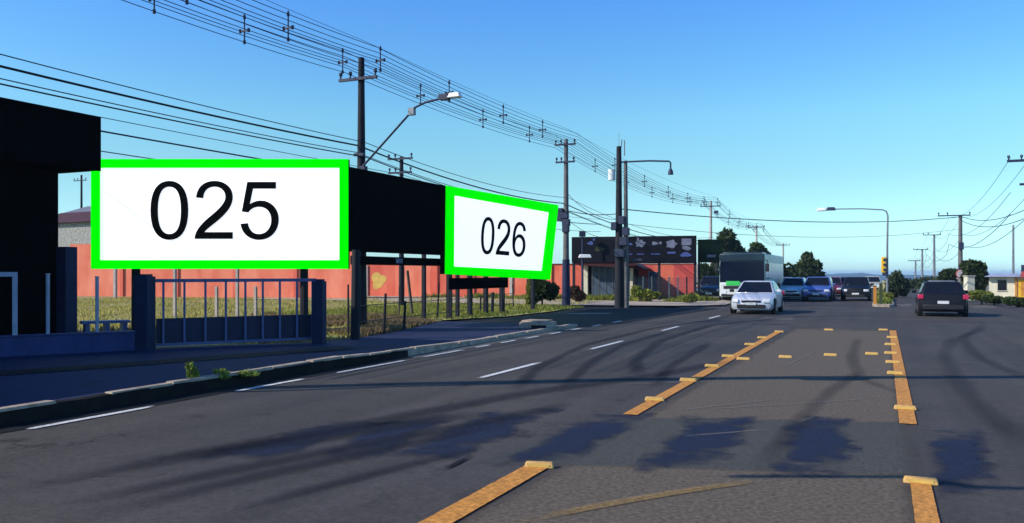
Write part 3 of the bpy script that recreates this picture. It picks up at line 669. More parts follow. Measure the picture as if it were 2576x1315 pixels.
w2, L2 = wall_run('pink_wall', 'lower deep pink wall with a yellow blotch behind the fence posts', fr_pt(908, 64), fr_pt(1469, 57.6), 2.5, 2.40, [M['pinkdeep'], M['pink'], M['pinkdeep']], panels=6, coping=M['maroon'])
for i in range(6):
    p = MB(); p.box((.55 + L2 * i / 6.0, -.06, 1.2), (.20, .12, 2.42)); p.build('pilaster', M['palepost'] if i in (0, 4) else M['pinkdeep'], w2)
q = []
for k in range(18):
    a = 2 * math.pi * k / 18; r = .62 * (1 + .18 * math.sin(3 * a + 1) + .1 * math.sin(5 * a)); q.append((1.52 + r * math.cos(a) * .95, 1.25 + r * math.sin(a)))
p = MB(); p.add([(x, -.012, z) for x, z in q] + [(x, .0, z) for x, z in q], [tuple(range(18)), tuple(range(18, 36))[::-1]] + [(i, (i + 1) % 18, 18 + (i + 1) % 18, 18 + i) for i in range(18)])
p.build('paint_blotch', M['ybl'], w2)
# shed with maroon roof above the tall pink wall
hp = fr_pt(120, 80); o = thing('shed', 'stained pale shed with maroon and grey roof above the pink wall', 'building', hp, TH * -.2)
zt = hgt(511, 80); z2 = hgt(533, 80); z3 = hgt(563, 80)
p = MB(); p.box((7, 4, z3 / 2), (14, 8, z3)); p.build('wall', M['mottled'], o)
p = MB(); p.hexa([(-.4, -.5, z3 + .002), (14.4, -.5, z3 + .002), (14.4, 4, z3 + .002), (-.4, 4, z3 + .002), (-.4, 1.5, z2), (14.4, 1.5, z2), (14.4, 4, z2), (-.4, 4, z2)]); p.build('lower_roof', M['maroon'], o)
p = MB(); p.hexa([(-.2, 1.6, z2 + .003), (14.2, 1.6, z2 + .003), (14.2, 7, z2 + .003), (-.2, 7, z2 + .003), (-.2, 4.2, zt), (14.2, 4.2, zt), (14.2, 5, zt), (-.2, 5, zt)]); p.build('upper_roof', M['greyroof'], o)
# shop
zs = 57.5; sp = fr_pt(1470, zs); ex = fr_pt(1592, zs - 1); dv = ex - sp; an = math.atan2(dv.y, dv.x); L = dv.length
o = thing('small_shop', 'small shop with cream corner pillar and bluish glass doors', 'shop', sp, an)
H_ = 2.35
p = MB(); p.box((L / 2, 2.2, H_ / 2), (L, 3.8, H_ - .01)); p.build('interior_wall', M['interior'], o)
for x, w_, mm in ((.1, .28, 'cream'), (L - .1, .2, 'cream')): p = MB(); p.box((x, .1, H_ / 2), (w_, .3, H_)); p.build('pillar', M[mm], o)
for i in range(4):
    x = .75 + i * .48; p = MB(); p.box((x, .15, 1.28), (.42, .04, 2.0)); dr = p.build('glass_door', M['doorglass'], o)
    p = MB(); p.box((x - .225, .12, 1.28), (.04, .06, 2.06)); p.build('door_frame', M['greysteel'], dr)
p = MB(); p.hexa([(-.4, -.9, H_ + .0), (L + .9, -.9, H_ - .25), (L + .9, 4.4, H_ - .25), (-.4, 4.4, H_)] + [(-.4, -.9, H_ + .12), (L + .2, -.9, H_ + .12), (L + .2, 4.4, H_ + .12), (-.4, 4.4, H_ + .12)]); p.build('roof', M['maroon'], o)
p = MB(); p.box((L / 2 - .2, -.92, H_ + .2), (L, .06, .10)); p.build('gutter', M['postwhite'], o)
# red wall right of the shop with a mesh fence in front
w3, L3 = wall_run('red_wall', 'red wall right of the small shop under the dark poster board', fr_pt(1584, 59), fr_pt(1752, 57.5), 2.45, 2.45, [M['red'], M['pinkdeep'], M['red']], panels=3, coping=M['palepost'])
p = MB(); p.box((L3 * .36, -.02, .95), (.55, .06, 1.9)); dr = p.build('blue_door', M['doorglass'], w3)
p = MB(); p.box((L3 * .36 - .3, -.03, .97), (.06, .08, 1.94)); p.build('door_frame', M['postwhite'], dr)
p = MB(); p.box((L3 * .16, -.02, .85), (.9, .06, 1.5)); p.build('grey_gate', M['greyroof'], w3)
p = MB(); p.box((L3 + .0, -.02, 1.2), (.2, .35, 2.4)); p.build('end_pier', M['palepost'], w3)
fo = thing('mesh_fence', 'wire mesh fence with pale posts in front of the red wall', 'fence', fr_pt(1596, 56.2), math.atan2((fr_pt(1750, 55.2) - fr_pt(1596, 56.2)).y, (fr_pt(1750, 55.2) - fr_pt(1596, 56.2)).x))
Lf = (fr_pt(1750, 55.2) - fr_pt(1596, 56.2)).length
for i in range(8): p = MB(); p.box((Lf * i / 7, 0, .8), (.09, .09, 1.6)); p.build('post', M['palepost'] if i % 3 else M['timber'], fo)
p = MB()
for k in range(7): p.box((Lf / 2, 0, .25 + k * .2), (Lf, .012, .012))
for k in range(60): p.box((Lf * (k + .5) / 60, .015, .85), (.012, .012, 1.3))
p.build('wire_mesh', M['greysteel'], fo)

# far poster boards -------------------------------------------------------------
zq = 55.0; pa, pb = fr_pt(1438, zq), fr_pt(1752, zq - 2.2); dv = pb - pa; an = math.atan2(dv.y, dv.x); L = dv.length
o = thing('poster_board', 'long navy black poster board with faint grey pictures above the red wall', 'billboard', pa, an)
zt, zb = hgt(596, zq), hgt(660, zq)
S = lambda x: (x - 1438) / 314 * L
for i in range(4):
    p = MB(); p.box((L * (i + .5) / 4, .06 + .004 * (i % 2), (zt + zb) / 2), (L / 4 - .006, .12, zt - zb)); p.build('panel', M['farboard'], o)
for x in (1442, 1560, 1660, 1748): p = MB(); p.box((S(x), .25, zb / 2 + .2), (.16, .16, zb + 1.2)); p.build('leg', M['darkpole'], o)
p = MB(); p.box((L / 2, .28, zb - .03), (L, .1, .08)); p.build('walkway', M['maroon'], o)
def blot(cx, cy, w_, hh, mm, seed, lobes=4, nm='picture'):
    rr = random.Random(seed); ph = [rr.uniform(0, 6.28) for _ in range(3)]; n = 20; q = []
    for k in range(n):
        a = 2 * math.pi * k / n; r = 1 + .16 * math.sin(lobes * a + ph[0]) + .10 * math.sin(7 * a + ph[1]); q.append((S(cx) + r * math.cos(a) * w_ / 2 / 314 * L, hgt(cy, zq) + r * math.sin(a) * hh / 2 * zq / FPX))
    p = MB(); p.add([(x, -.022, z) for x, z in q] + [(x, -.002, z) for x, z in q], [tuple(range(n)), tuple(range(n, 2 * n))[::-1]] + [(i, (i + 1) % n, n + (i + 1) % n, n + i) for i in range(n)]); p.build(nm, M[mm], o)
def bar(cx, cy, w_, hh, mm, nm='caption'):
    p = MB(); p.box((S(cx), -.012, hgt(cy, zq)), (w_ / 314 * L, .02, hh * zq / FPX)); p.build(nm, M[mm], o)
blot(1614, 614, 24, 17, 'printgrey', 1, 5); blot(1608, 605, 5, 12, 'printgrey', 2); blot(1650, 614, 15, 9, 'printgrey', 3, 3); blot(1664, 613, 6, 8, 'printgrey', 8, 2); blot(1691, 616, 25, 20, 'printgrey', 4, 5); blot(1691, 618, 9, 8, 'farboard', 14, 5, 'picture_centre') if False else None
blot(1487, 612, 15, 9, 'printblue', 5, 3); blot(1496, 603, 7, 5, 'printblue', 6, 2); blot(1510, 627, 24, 11, 'printgreen', 7, 3); blot(1590, 615, 9, 5, 'printblue', 9, 2)
bar(1728, 611, 24, 16, 'printgrey', 'picture'); blot(1728, 626, 20, 11, 'printgrey', 11, 2); bar(1728, 605, 18, 1.2, 'farboard', 'picture_line') if False else None
for x, w_ in ((1614, 17), (1652, 22), (1691, 20), (1590, 8)): bar(x, 640 if x != 1691 else 637, w_, 2.5 if x != 1691 else 5, 'printblue')
blot(1726, 642, 26, 11, 'printblue', 12, 3)
pa2 = fr_pt(1756, zq - 1.5); o2 = thing('poster_board', 'small dark green poster board right of the long dark one', 'billboard', pa2, an + .25)
L2_ = 1.55; p = MB(); p.box((L2_ / 2, .05, (zt + zb) / 2 - .12), (L2_, .1, zt - zb - .2)); p.build('panel', M['greenboard'], o2)
p = MB(); p.box((L2_ * .55, -.008, zb + .4), (.55, .015, .16)); p.build('caption', M['printgrey'], o2)
for x in (.1, L2_ - .1): p = MB(); p.box((x, .2, zb / 2 + .2), (.12, .12, zb + .8)); p.build('leg', M['darkpole'], o2)
# flood light bracket in front of the poster
b = fr_pt(1465, 54); o = thing('floodlight_mast', 'thin mast with white floodlight in front of the dark poster board', 'lamp post', b, TH)
p = MB(); p.tube([(0, 0, 0), (0, 0, hgt(586, 54))], [.09, .05], 8); p.build('mast', M['hw'], o, smooth=True)
p = MB(); p.box((0, 0, hgt(588, 54)), (.4, .3, .35)); p.build('box', M['hw'], o)
p = MB(); p.box((.15, -.2, hgt(644, 54)), (.85, .35, .22), 0, .8); p.build('floodlight', M['lampwhite'], o, bevel=.03)

# ------------------------------------------------------------------ utility poles
def pole_thing(px, top, X=None, zc=None, label='', r0=.15, r1=.10, m='pole', zbase=-.05, group='utility poles'):
    if zc is None: zc = zX(px, X)
    b = cw((px - CX) / FPX * zc, zc, zbase)
    o = thing('utility_pole', label, 'utility pole', b, 0, group); H = hgt(top, zc) - zbase
    p = MB(); p.tube([(0, 0, 0), (0, 0, H)], [r0, r1], 12); p.build('shaft', M[m], o, smooth=True)
    return o, H, b
def crossarm(o, z, x0, x1, ins=True, th=.09, dy=.14, down=False):
    p = MB(); p.box(((x0 + x1) / 2, -dy, z), (x1 - x0, th, th)); a = p.build('crossarm', M['hw'], o)
    if ins:
        for x in (x0 + .06, x1 - .06, x0 + (x1 - x0) * .3):
            p = MB(); s = -1 if down else 1; p.tube([(x, -dy, z + s * .05), (x, -dy, z + s * .14), (x, -dy, z + s * .16), (x, -dy, z + s * .26)], [.03, .03, .065, .05], 8); p.build('insulator', M['hw'], a)
XP = -15.75
p1, H1, B1 = pole_thing(909, 145, X=XP, label='tall dark utility pole with long street lamp arm behind the hoarding', r0=.19, r1=.10, m='darkpole')
crossarm(p1, H1 - .72, -.78, .70)
for z in (5.75,): crossarm(p1, z, -.18, .20, False)
for i, z in enumerate((4.75, 5.0, 5.25)):
    p = MB(); p.box((.16 - .3 * (i % 2), -.12, z), (.2, .2, .22)); p.build('cable_box', M['hw'], p1)
a = MB(); a.tube([(.1, -.15, 5.3), (2.0, -.15, 7.0), (2.12, -.15, 7.12), (2.5, -.15, 7.25), (3.05, -.15, 7.33)], .036, 8); arm = a.build('lamp_arm', M['hw'], p1, smooth=True)
p = MB(); p.box((2.02, -.15, 7.0), (.2, .16, .22)); p.build('ballast_box', M['greysteel'], arm)
p = MB(); p.box((3.2, -.15, 7.36), (.32, .22, .17)); p.build('lamp_neck', M['hw'], arm)
p = MB(); p.box((3.57, -.15, 7.39), (.46, .27, .16), 0, .7); p.build('lamp_head', M['lampwhite'], arm, bevel=.03)
p2, H2, B2 = pole_thing(1424, 350, X=XP, label='grey utility pole with transformer boxes right of board 026', r0=.19, r1=.11)
crossarm(p2, H2 - 1.25, -.55, .55); crossarm(p2, H2 - .30, -.6, .6)
for z, w_, x in ((5.0, .34, .0), (4.6, .40, .05), (4.25, .34, .03), (5.2, .30, -.28), (4.85, .28, -.30)): p = MB(); p.box((x, -.12, z), (w_, .3, .36)); p.build('cable_box', M['hw'], p2, bevel=.02)
p = MB(); p.tube([(.0, 0, 0), (0, 0, 2.6)], [.24, .20], 12); p.build('dark_wrap', M['navyst'], p2, smooth=True)
p3, H3, B3 = pole_thing(1557, 368, X=-12.6, label='dark double utility pole with white transformer and drooping lamp arm', r0=.24, r1=.13, m='darkpole')
p = MB(); p.tube([(.36, .1, 0), (.33, .1, H3 - .75)], [.15, .09], 10); p.build('second_shaft', M['pole'], p3, smooth=True)
p = MB(); p.tube([(-.36, -.1, H3 - 1.75), (-.36, -.1, H3 - 1.2)], .19, 12); p.build('transformer', M['lampwhite'], p3, smooth=True)
p = MB(); p.tube([(.1, 0, H3 - .82), (1.6, 0, H3 - .84), (2.65, 0, H3 - .92), (2.72, 0, H3 - 1.0), (2.72, 0, H3 - 1.3)], .045, 8); arm = p.build('lamp_arm', M['hw'], p3, smooth=True)
p = MB(); p.tube([(2.72, 0, H3 - 1.3), (2.72, 0, H3 - 1.42), (2.72, 0, H3 - 1.6)], [.06, .12, .14], 10); p.build('lamp_head', M['hw'], arm, smooth=True)
p = MB(); p.tube([(.12, 0, H3 - .05), (.16, 0, H3 + .35)], .03, 6); p.tube([(.3, 0, H3 - .5), (.3, 0, H3 + .3)], .03, 6); p.build('top_pin', M['greysteel'], p3)
p = MB(); p.tube([(0, 0, H3), (0, 0, H3 + .7)], .012, 5); p.build('lightning_rod', M['greysteel'], p3)
for z, x, w_ in ((4.6, .2, .3), (4.0, .42, .34), (3.5, .3, .40), (4.3, -.2, .3), (2.9, .1, .5)): p = MB(); p.box((x, -.16, z), (w_, .3, .42)); p.build('cable_box', M['hw'], p3, bevel=.02)
p = MB(); p.box((1.0, -.1, 2.55), (.0 + .5, .1, .1)); p.build('bracket', M['hw'], p3)
p4, H4, B4 = pole_thing(1788, 505, X=XP, label='pale utility pole rising behind the dark parked car left of the bus', r0=.19, r1=.12, m='palepost'); crossarm(p4, H4 - .55, -1.0, 1.0)
p = MB(); p.box((.55, -.1, H4 - 1.15), (.4, .1, .3)); p.build('cable_box', M['hw'], p4)
p5, H5, B5 = pole_thing(1903, 566, X=XP, label='pale utility pole rising above the bus roof', r0=.18, r1=.12, m='palepost'); crossarm(p5, H5 - .3, -1.1, 1.1)
p6, H6, B6 = pole_thing(1970, 612, X=XP, label='pale utility pole right of the bus, farthest on the left side', r0=.18, r1=.12, m='palepost'); crossarm(p6, H6 - .3, -1.1, 1.1)
pq, Hq, Bq = pole_thing(1010, 394, zc=44, label='utility pole with two crossarms peeping over the black hoarding', r0=.15, r1=.1, m='darkpole'); crossarm(pq, Hq - .12, -.75, .75); crossarm(pq, Hq - .85, -.7, .7)
pr, Hr, Br = pole_thing(205, 440, zc=90, label='distant utility pole seen between the black building and board 025', r0=.15, r1=.1, m='darkpole'); crossarm(pr, Hr - .6, -1.0, .9)
# right side poles
pa_, Ha, Ba = pole_thing(2416, 541, zc=66, label='grey utility pole carrying a round sign, nearest of the right-hand row', r0=.20, r1=.13); crossarm(pa_, Ha - .02, -1.6, .7)
for z in (4.0, 2.2): p = MB(); p.box((.05, -.15, z), (.35, .3, .55)); p.build('cable_box', M['hw'], pa_)
pb_, Hb, Bb = pole_thing(2350, 590, zc=98, label='slim utility pole, second of the right-hand row', r0=.17, r1=.11, m='greysteel'); crossarm(pb_, Hb - .03, -1.2, .7)
pc_, Hc, Bc = pole_thing(2320, 627, zc=135, label='slim utility pole, third of the right-hand row', r0=.19, r1=.13, m='greysteel'); crossarm(pc_, Hc - .03, -1.3, .8, th=.12)
pd_, Hd, Bd = pole_thing(2303, 655, zc=190, label='faint utility pole, fourth of the right-hand row', r0=.2, r1=.15, m='greysteel'); crossarm(pd_, Hd - .03, -1.5, 1.0, th=.14)
pe_, He, Be = pole_thing(2593, 380, zc=38, label='utility pole whose crossarm enters at the right edge', r0=.17, r1=.12, m='darkpole'); crossarm(pe_, He - .42, -.95, .95, th=.11); p = MB(); p.box((-.2, -.1, He - 1.5), (.5, .12, .10)); p.build('lower_arm', M['hw'], pe_)
pf = fr_pt(2549, 62); o = thing('flag_pole', 'thin bare pole above the yellow and cream house', 'pole', pf); p = MB(); p.tube([(0, 0, 0), (0, 0, hgt(566, 62))], [.09, .07], 8); p.build('shaft', M['greysteel'], o, smooth=True)
# round sign on the near right pole
sp_ = at(2416, 689, 65.3); o = thing('round_sign', 'round pale sign with red rim on the right-hand pole', 'road sign', (sp_.x, sp_.y, sp_.z), TH)
p = MB(); p.disc((0, 0, 0), (0, 1, 0), .36, .04, 20); p.build('rim', M['discrim'], o); p = MB(); p.disc((0, -.03, 0), (0, 1, 0), .31, .03, 20); p.build('disc', M['disc'], o)

# ------------------------------------------------------------------ cables
def sagpts(a, b, sag, n=14):
    a, b = Vector(a), Vector(b); return [a.lerp(b, i / n) - Vector((0, 0, sag * 4 * (i / n) * (1 - i / n))) for i in range(n + 1)]
def cable(name, label, pts_list, r=.016, m='cable', cat='cable', group=None, off=None):
    o = thing(name, label, cat, pts_list[0][0], 0, group)
    for pts in pts_list:
        p = MB(); p.tube(pts, r, 5); p.build('conductor', M[m], o, off=pts_list[0][0])
    return o
YP = [B1.y - 17.6, B1.y, B2.y, B4.y, B5.y, B6.y]
def run(x, zoff, sags=(.25, .22, .9, .9, .9), tops=None, i0=0, i1=5):
    tz = tops or [H1, H1, H2, H4, H5, H6]; pts = []
    for i in range(i0, i1):
        sg = sagpts((x, YP[i], tz[i] - .05 + zoff), (x, YP[i + 1], tz[i + 1] - .05 + zoff), sags[i]); pts += sg if not pts else sg[1:]
    return pts
def at_y(pts, y):
    for a, b in zip(pts[:-1], pts[1:]):
        if a.y <= y <= b.y: return a.lerp(b, (y - a.y) / (b.y - a.y + 1e-9))
def yX(px, X): return onX(px, 100, X).y
for x0, lab, spx in ((XP - .66, 'power line bundle with spacers along the poles, lot side', (388, 615, 862, 1058, 1215, 1332)), (XP + .62, 'power line bundle with spacers along the poles, road side', (470, 725, 957, 1130, 1266, 1365))):
    rs = [run(x0, .28), run(x0 - .13, -.10), run(x0 + .13, -.10), run(x0, -.42), run(x0 - .07, -.22), run(x0 + .07, .08)]
    bd = cable('power_cables', lab, rs, .011, cat='power line', group='power line bundles')
    o0 = rs[0][0]
    ysp = [yX(px, x0) for px in spx] + [B2.y + k * 7 for k in range(1, 12)]
    for y in ysp:
        t, c_, b_ = at_y(rs[0], y), at_y(rs[1], y), at_y(rs[3], y)
        if not (t and b_): continue
        p = MB(); zc_ = (c_.z); 
        p.tube([(x0, y, t.z + .10), (x0, y, b_.z - .06)], .020, 6); p.box((x0, y, zc_), (.30, .04, .045))
        for dx, zz in ((-.15, zc_), (.15, zc_), (0, b_.z), (0, t.z)): p.tube([(x0 + dx, y, zz - .05), (x0 + dx, y, zz + .05)], .040, 6)
        p.build('spacer', M['hw'], bd, off=o0)
cable('ground_wire', 'thin top guard wire above the power line bundles', [run(XP + .1, .55, sags=(.1, .1, .4, .4, .4))], .007, cat='cable')
def low(x, zs, lab, r, m='black_cable', sag=(.30, .35, .8, .8)):
    pts = []
    for i in range(4):
        sg = sagpts((x, YP[i], zs[i]), (x, YP[i + 1], zs[i + 1]), sag[i]); pts += sg if not pts else sg[1:]
    cable('lower_cable', lab, [pts], r, m, group='lower cables along the poles')
low(XP - .12, (5.95, 6.02, 5.6, 5.2, 5.1), 'thick dark lower cable, uppermost under the power lines', .028, sag=(.12, .35, .8, .8))
low(XP + .12, (6.15, 6.12, 5.9, 5.4, 5.3), 'faint lower cable just above the thick dark one', .013, 'cable', sag=(.12, .35, .8, .8))
low(XP - .18, (5.72, 5.80, 5.3, 5.0, 5.0), 'thin lower cable second below the thick dark one', .013, 'cable', sag=(.12, .35, .8, .8))
low(XP + .18, (5.50, 5.62, 5.1, 4.9, 4.9), 'dark lower cable midway between pole top and hoarding', .018, sag=(.10, .35, .8, .8))
XQ = -23.2
def far(z, r, lab, m='cable', zq=None):
    pts = sagpts((XQ, -6, z), (XQ, Bq.y, z + .05), .12, 16) + sagpts((XQ, Bq.y, z + .05), (XQ, Bq.y + 34, z - .3), .5, 14)[1:]
    cable('lot_cable', lab, [pts], r, m, group='cables across the vacant lot')
far(6.95, .014, 'upper cable of the pole line behind board 025'); far(6.5, .030, 'heavy twisted cable of the pole line behind board 025'); far(5.85, .018, 'lowest cable of the pole line behind board 025')
# drops between the two near poles and the double pole, and across the road
T2, T3 = Vector((B2.x, B2.y, 0)), Vector((B3.x, B3.y, 0))
for za_, zb_, s_, r_, lab in ((6.1, 4.6, .35, .014, 'drooping cable from the grey pole to the double pole, highest'), (5.2, 4.9, .12, .022, 'thick short cable between the grey pole and the double pole'), (4.7, 3.6, .3, .013, 'drooping cable from the grey pole to the double pole, lowest')):
    cable('drop_cable', lab, [sagpts(T2 + Vector((.1, 0, za_)), T3 + Vector((-.1, 0, zb_)), s_)], r_, 'black_cable')
for za_, pxe, pye, zce, s_, lab, r_ in ((5.15, 2416, 545, 66, .55, 'thick cable crossing the avenue from double pole to right-hand pole', .026), (4.4, 2416, 575, 66, .7, 'thin cable crossing the avenue below the thick one', .012), (3.6, 1788, 600, 72, .5, 'drooping cable from double pole towards the pale pole', .012)):
    cable('crossing_cable', lab, [sagpts(T3 + Vector((.1, 0, za_)), at(pxe, pye, zce), s_, 24)], r_, 'black_cable')
cable('crossing_cable', 'cable rising from the right-hand pole to the right edge', [sagpts(at(2416, 543, 66), at(2700, 455, 36), .9, 24), sagpts(at(2416, 553, 66), at(2700, 478, 36), 1.0, 24)], .022, 'black_cable')
rp = [Vector((Be.x, Be.y, He)), Vector((Ba.x, Ba.y, Ha)), Vector((Bb.x, Bb.y, Hb)), Vector((Bc.x, Bc.y, Hc)), Vector((Bd.x, Bd.y, Hd))]
for dz, r_, lab in ((-.3, .011, 'upper wires along the right-hand poles'), (-1.9, .013, 'middle wires along the right-hand poles'), (-2.9, .016, 'lower wires along the right-hand poles')):
    pts = []
    for i in range(4):
        sg = sagpts(rp[i] + Vector((0, 0, dz)), rp[i + 1] + Vector((0, 0, dz * .8)), .8); pts += sg if not pts else sg[1:]
    pts2 = [q + Vector((-.8, 0, 0)) for q in pts]
    cable('right_cables', lab, [pts, pts2], r_, 'cable', cat='power line')
# unseen cables added overhead to cast the dark lines on the road
def above(px, py, H):
    g = gd(px, py); k = H / math.tan(SUN_EL); return Vector((g.x - k * math.sin(SUN_PHI), g.y - k * math.cos(SUN_PHI), H))
HA = 6.7
ctrl = [(640, 976), (1000, 966), (1500, 956), (2030, 950), (2180, 950), (2640, 948)]
pa3 = [above(px, py, HA) for px, py in ctrl]
dirv = (pa3[-1] - pa3[0]).normalized(); pts = [pa3[0] - dirv * 7] + pa3 + [pa3[-1] + dirv * 8]
side = Vector((-dirv.y, dirv.x, 0)).normalized()
oc = cable('shadow_cable', 'added unseen cable bundle with a bulge, casting the broad road shadow', [[q + side * d_ + Vector((0, 0, .02 * k_)) for q in pts] for k_, d_ in enumerate((-.13, -.045, .045, .13))], .05, 'black_cable')
cable('shadow_cable', 'thinner added unseen cable casting a companion road shadow', [[above(660, 984, HA) - dirv * 7, above(660, 984, HA), above(1000, 972, HA), above(1700, 955, HA)]], .07, 'black_cable')
s0, s1 = above(2020, 950, HA), above(2165, 950, HA); sv = (s1 - s0)
p = MB(); p.tube([s0, s0 + sv * .2, s0 + sv * .8, s1], [.10, .24, .27, .10], 10); p.build('shadow_bulge', M['hw'], oc, off=pts[0])  # bulge added to widen the cast shadow at one spot
pts = [above(1850, 1199, HA), above(2290, 1200, HA), above(2450, 1226, HA), above(2640, 1230, HA)]; dv = (pts[-1] - pts[0]).normalized()
cable('shadow_cable', 'thin added unseen cable casting the road shadow nearest the camera', [[pts[0]] + pts[1:] + [pts[-1] + dv * 8]], .055, 'black_cable')

# ------------------------------------------------------------------ median lamp with signal
lb_ = fr_pt(2232, 50); o = thing('street_lamp', 'slim median street lamp with long arm reaching over the oncoming lanes', 'street lamp', lb_)
HL = hgt(528, 50); 
p = MB(); p.tube([(0, 0, 0), (0, 0, HL * .6), (.03, 0, HL - .35), (-.05, 0, HL - .08), (-.25, 0, HL + .02), (-1.4, 0, HL + .12), (-2.9, 0, HL + .15)], [.075, .06, .05, .045, .04, .035, .035], 10); p.build('post', M['greysteel'], o, smooth=True)
p = MB(); p.box((-3.15, 0, HL + .17), (.55, .26, .20), 0, .75); p.build('lamp_neck', M['hw'], o, bevel=.03)
p = MB(); p.box((-3.68, 0, HL + .15), (.62, .32, .20), 0, .7); p.build('lamp_head', M['lampwhite'], o, bevel=.05)
tl = thing('traffic_light', 'yellow traffic light housing hung on the median lamp post', 'traffic light', lb_ + Vector((-.12, -.12, 1.75)))
p = MB(); p.box((-.08, 0, .55), (.26, .24, .95)); p.build('housing', M['amber'], tl, bevel=.04)
for k in range(3):
    p = MB(); p.tube([(-.02, -.12, .25 + k * .3), (-.02, -.26, .25 + k * .3)], .09, 10); p.build('visor', M['hw'], tl)
p = MB(); p.box((.0, 0, .0), (.3, .2, .2)); p.build('bracket', M['hw'], tl)
# median island
MBx = MB(); MBx.prism([(-.55, 49.5), (-.3, 48.6), (.3, 48.6), (.55, 49.5), (.6, 188), (-.6, 188)], -.02, .13); tag(MBx.build('median_island', M['kerb']), kind='structure')
tag(sheet('median_turf', [(-.4, 50), (.4, 50), (.44, 187), (-.44, 187)], .136, M['verge']))
for x, mm, hh, lab in ((-.42, 'orangep', .95, 'orange marker post in the median grass'), (-.12, 'leaf_grey', 1.15, 'pale green marker post in the median grass')):
    q_ = Vector((x, 49.6, .12)); o = thing('marker_post', lab, 'post', q_); p = MB(); p.box((0, 0, hh / 2), (.16, .05, hh)); p.build('board', M[mm], o); p = MB(); p.box((0, .04, hh / 2 - .1), (.05, .04, hh)); p.build('stake', M['greysteel'], o)

# ------------------------------------------------------------------ vegetation
def leaves(name, m, parent, blobs, n, size, droop=0.0, off=(0, 0, 0)):
    w = np.array([b[3] * b[4] * b[5] for b in blobs]) ** .67; w /= w.sum(); idx = RNG.choice(len(blobs), n, p=w)
    B = np.array(blobs)[idx]; dirs = RNG.normal(size=(n, 3)); dirs /= np.linalg.norm(dirs, axis=1)[:, None]
    rad = RNG.uniform(.25, 1.0, n) ** .5 * RNG.choice([1, 1, 1, 1.22], n)
    P = B[:, :3] + dirs * B[:, 3:6] * rad[:, None]
    cl = np.sin(P[:, 0] * 2.3 / max(size, .12) * .16 + P[:, 2] * 3.1) * np.sin(P[:, 1] * 2.7 + P[:, 2] * 2.3 / max(size, .12) * .2); keep = cl > -.55 if size > .1 else cl > -2; P = P[keep]; n = len(P)
    a = RNG.normal(size=(n, 3)); a[:, 2] -= droop; a /= np.linalg.norm(a, axis=1)[:, None]
    b = np.cross(a, RNG.normal(size=(n, 3))); b /= np.linalg.norm(b, axis=1)[:, None]
    s = size * RNG.uniform(.6, 1.4, n)[:, None]
    V = np.stack([P - a * s, P + b * s * .45, P + a * s, P - b * s * .45], 1).reshape(-1, 3)
    F = np.arange(n * 4).reshape(n, 4)
    me = bpy.data.meshes.new(name); me.from_pydata(V.tolist(), [], F.tolist()); me.materials.append(m)
    o = bpy.data.objects.new(name, me); COL.objects.link(o); o.parent = parent; return o
def tree(label, loc, H, blobs, n, size, m='leaf_dark', tr=.18, name='tree', cat='tree', droop=0.0, trunk_h=None, group=None):
    o = thing(name, label, cat, loc, 0, group); th = trunk_h or H * .6
    p = MB(); p.tube([(0, 0, -.1), (.05, 0, th * .5), (-.03, .03, th)], [tr, tr * .8, tr * .4], 8)
    for b in blobs[:5]: p.tube([(0, 0, th * .55), ((b[0]) * .6, b[1] * .6, (th * .6 + b[2]) / 2), (b[0], b[1], b[2])], [tr * .5, tr * .35, tr * .12], 5)
    p.build('trunk', M['bark'], o, smooth=True)
    leaves('crown', M[m], o, blobs, n, size, droop); return o
def px_tree(label, px, zc, boxes, n, size, m, **k):
    """boxes: (px, py, half width px, half height px) clumps as seen; given real depth"""
    b = fr_pt(px, zc); s = zc / FPX; bl = []
    for (x, y, hw, hh) in boxes:
        q = cw((x - CX) / FPX * zc, zc, hgt(y, zc)) - b; bl.append((q.x, q.y + random.uniform(-.4, .4) * hw * s, q.z, hw * s, hw * s * .9, hh * s))
    return tree(label, b, max(x[2] for x in bl), bl, n, size, m, **k)
px_tree('tall dark rounded tree behind the bus, left of the pale pole', 1825, 90, [(1828, 600, 20, 22), (1815, 618, 18, 18), (1842, 620, 20, 18), (1812, 640, 16, 14), (1848, 645, 26, 12), (1830, 640, 20, 22), (1805, 655, 14, 14), (1862, 632, 12, 10)], 5200, .30, 'leaf_dark', tr=.25, group='trees behind the traffic')
px_tree('small dark tree behind the bus roof', 1908, 105, [(1905, 622, 15, 12), (1912, 634, 18, 11), (1898, 634, 12, 10), (1925, 640, 12, 6)], 2200, .30, 'leaf_dark', tr=.2, group='trees behind the traffic')
px_tree('pointed dark tree right of the bus', 2035, 96, [(2032, 650, 14, 14), (2022, 668, 20, 14), (2046, 668, 20, 14), (2030, 690, 26, 18), (2056, 690, 16, 16), (2008, 682, 14, 14)], 4200, .30, 'leaf_dark', tr=.2, group='trees behind the traffic')
px_tree('yellowish shrub beside the rear of the bus', 1978, 92, [(1965, 685, 16, 20), (1985, 680, 14, 16), (1980, 702, 26, 14)], 1700, .28, 'leaf_mid', tr=.12, group='trees behind the traffic', name='shrub', cat='shrub')
px_tree('dark hedge mass behind the parked dark car', 1775, 78, [(1768, 690, 18, 24), (1790, 695, 22, 26), (1770, 670, 12, 8)], 2400, .26, 'leaf_dark', tr=.12, name='shrub', cat='shrub')
px_tree('grey green bush on the median behind the lamp', 2255, 62, [(2255, 695, 14, 12), (2250, 715, 20, 22), (2270, 722, 18, 20), (2240, 735, 14, 16)], 3800, .15, 'leaf_grey', tr=.1, name='shrub', cat='shrub')
px_tree('olive bush row right of the median bush', 2305, 95, [(2290, 728, 20, 22), (2315, 722, 22, 20), (2340, 715, 22, 18), (2300, 742, 30, 10)], 3600, .25, 'leaf_grey', tr=.12, name='shrub', cat='shrub')
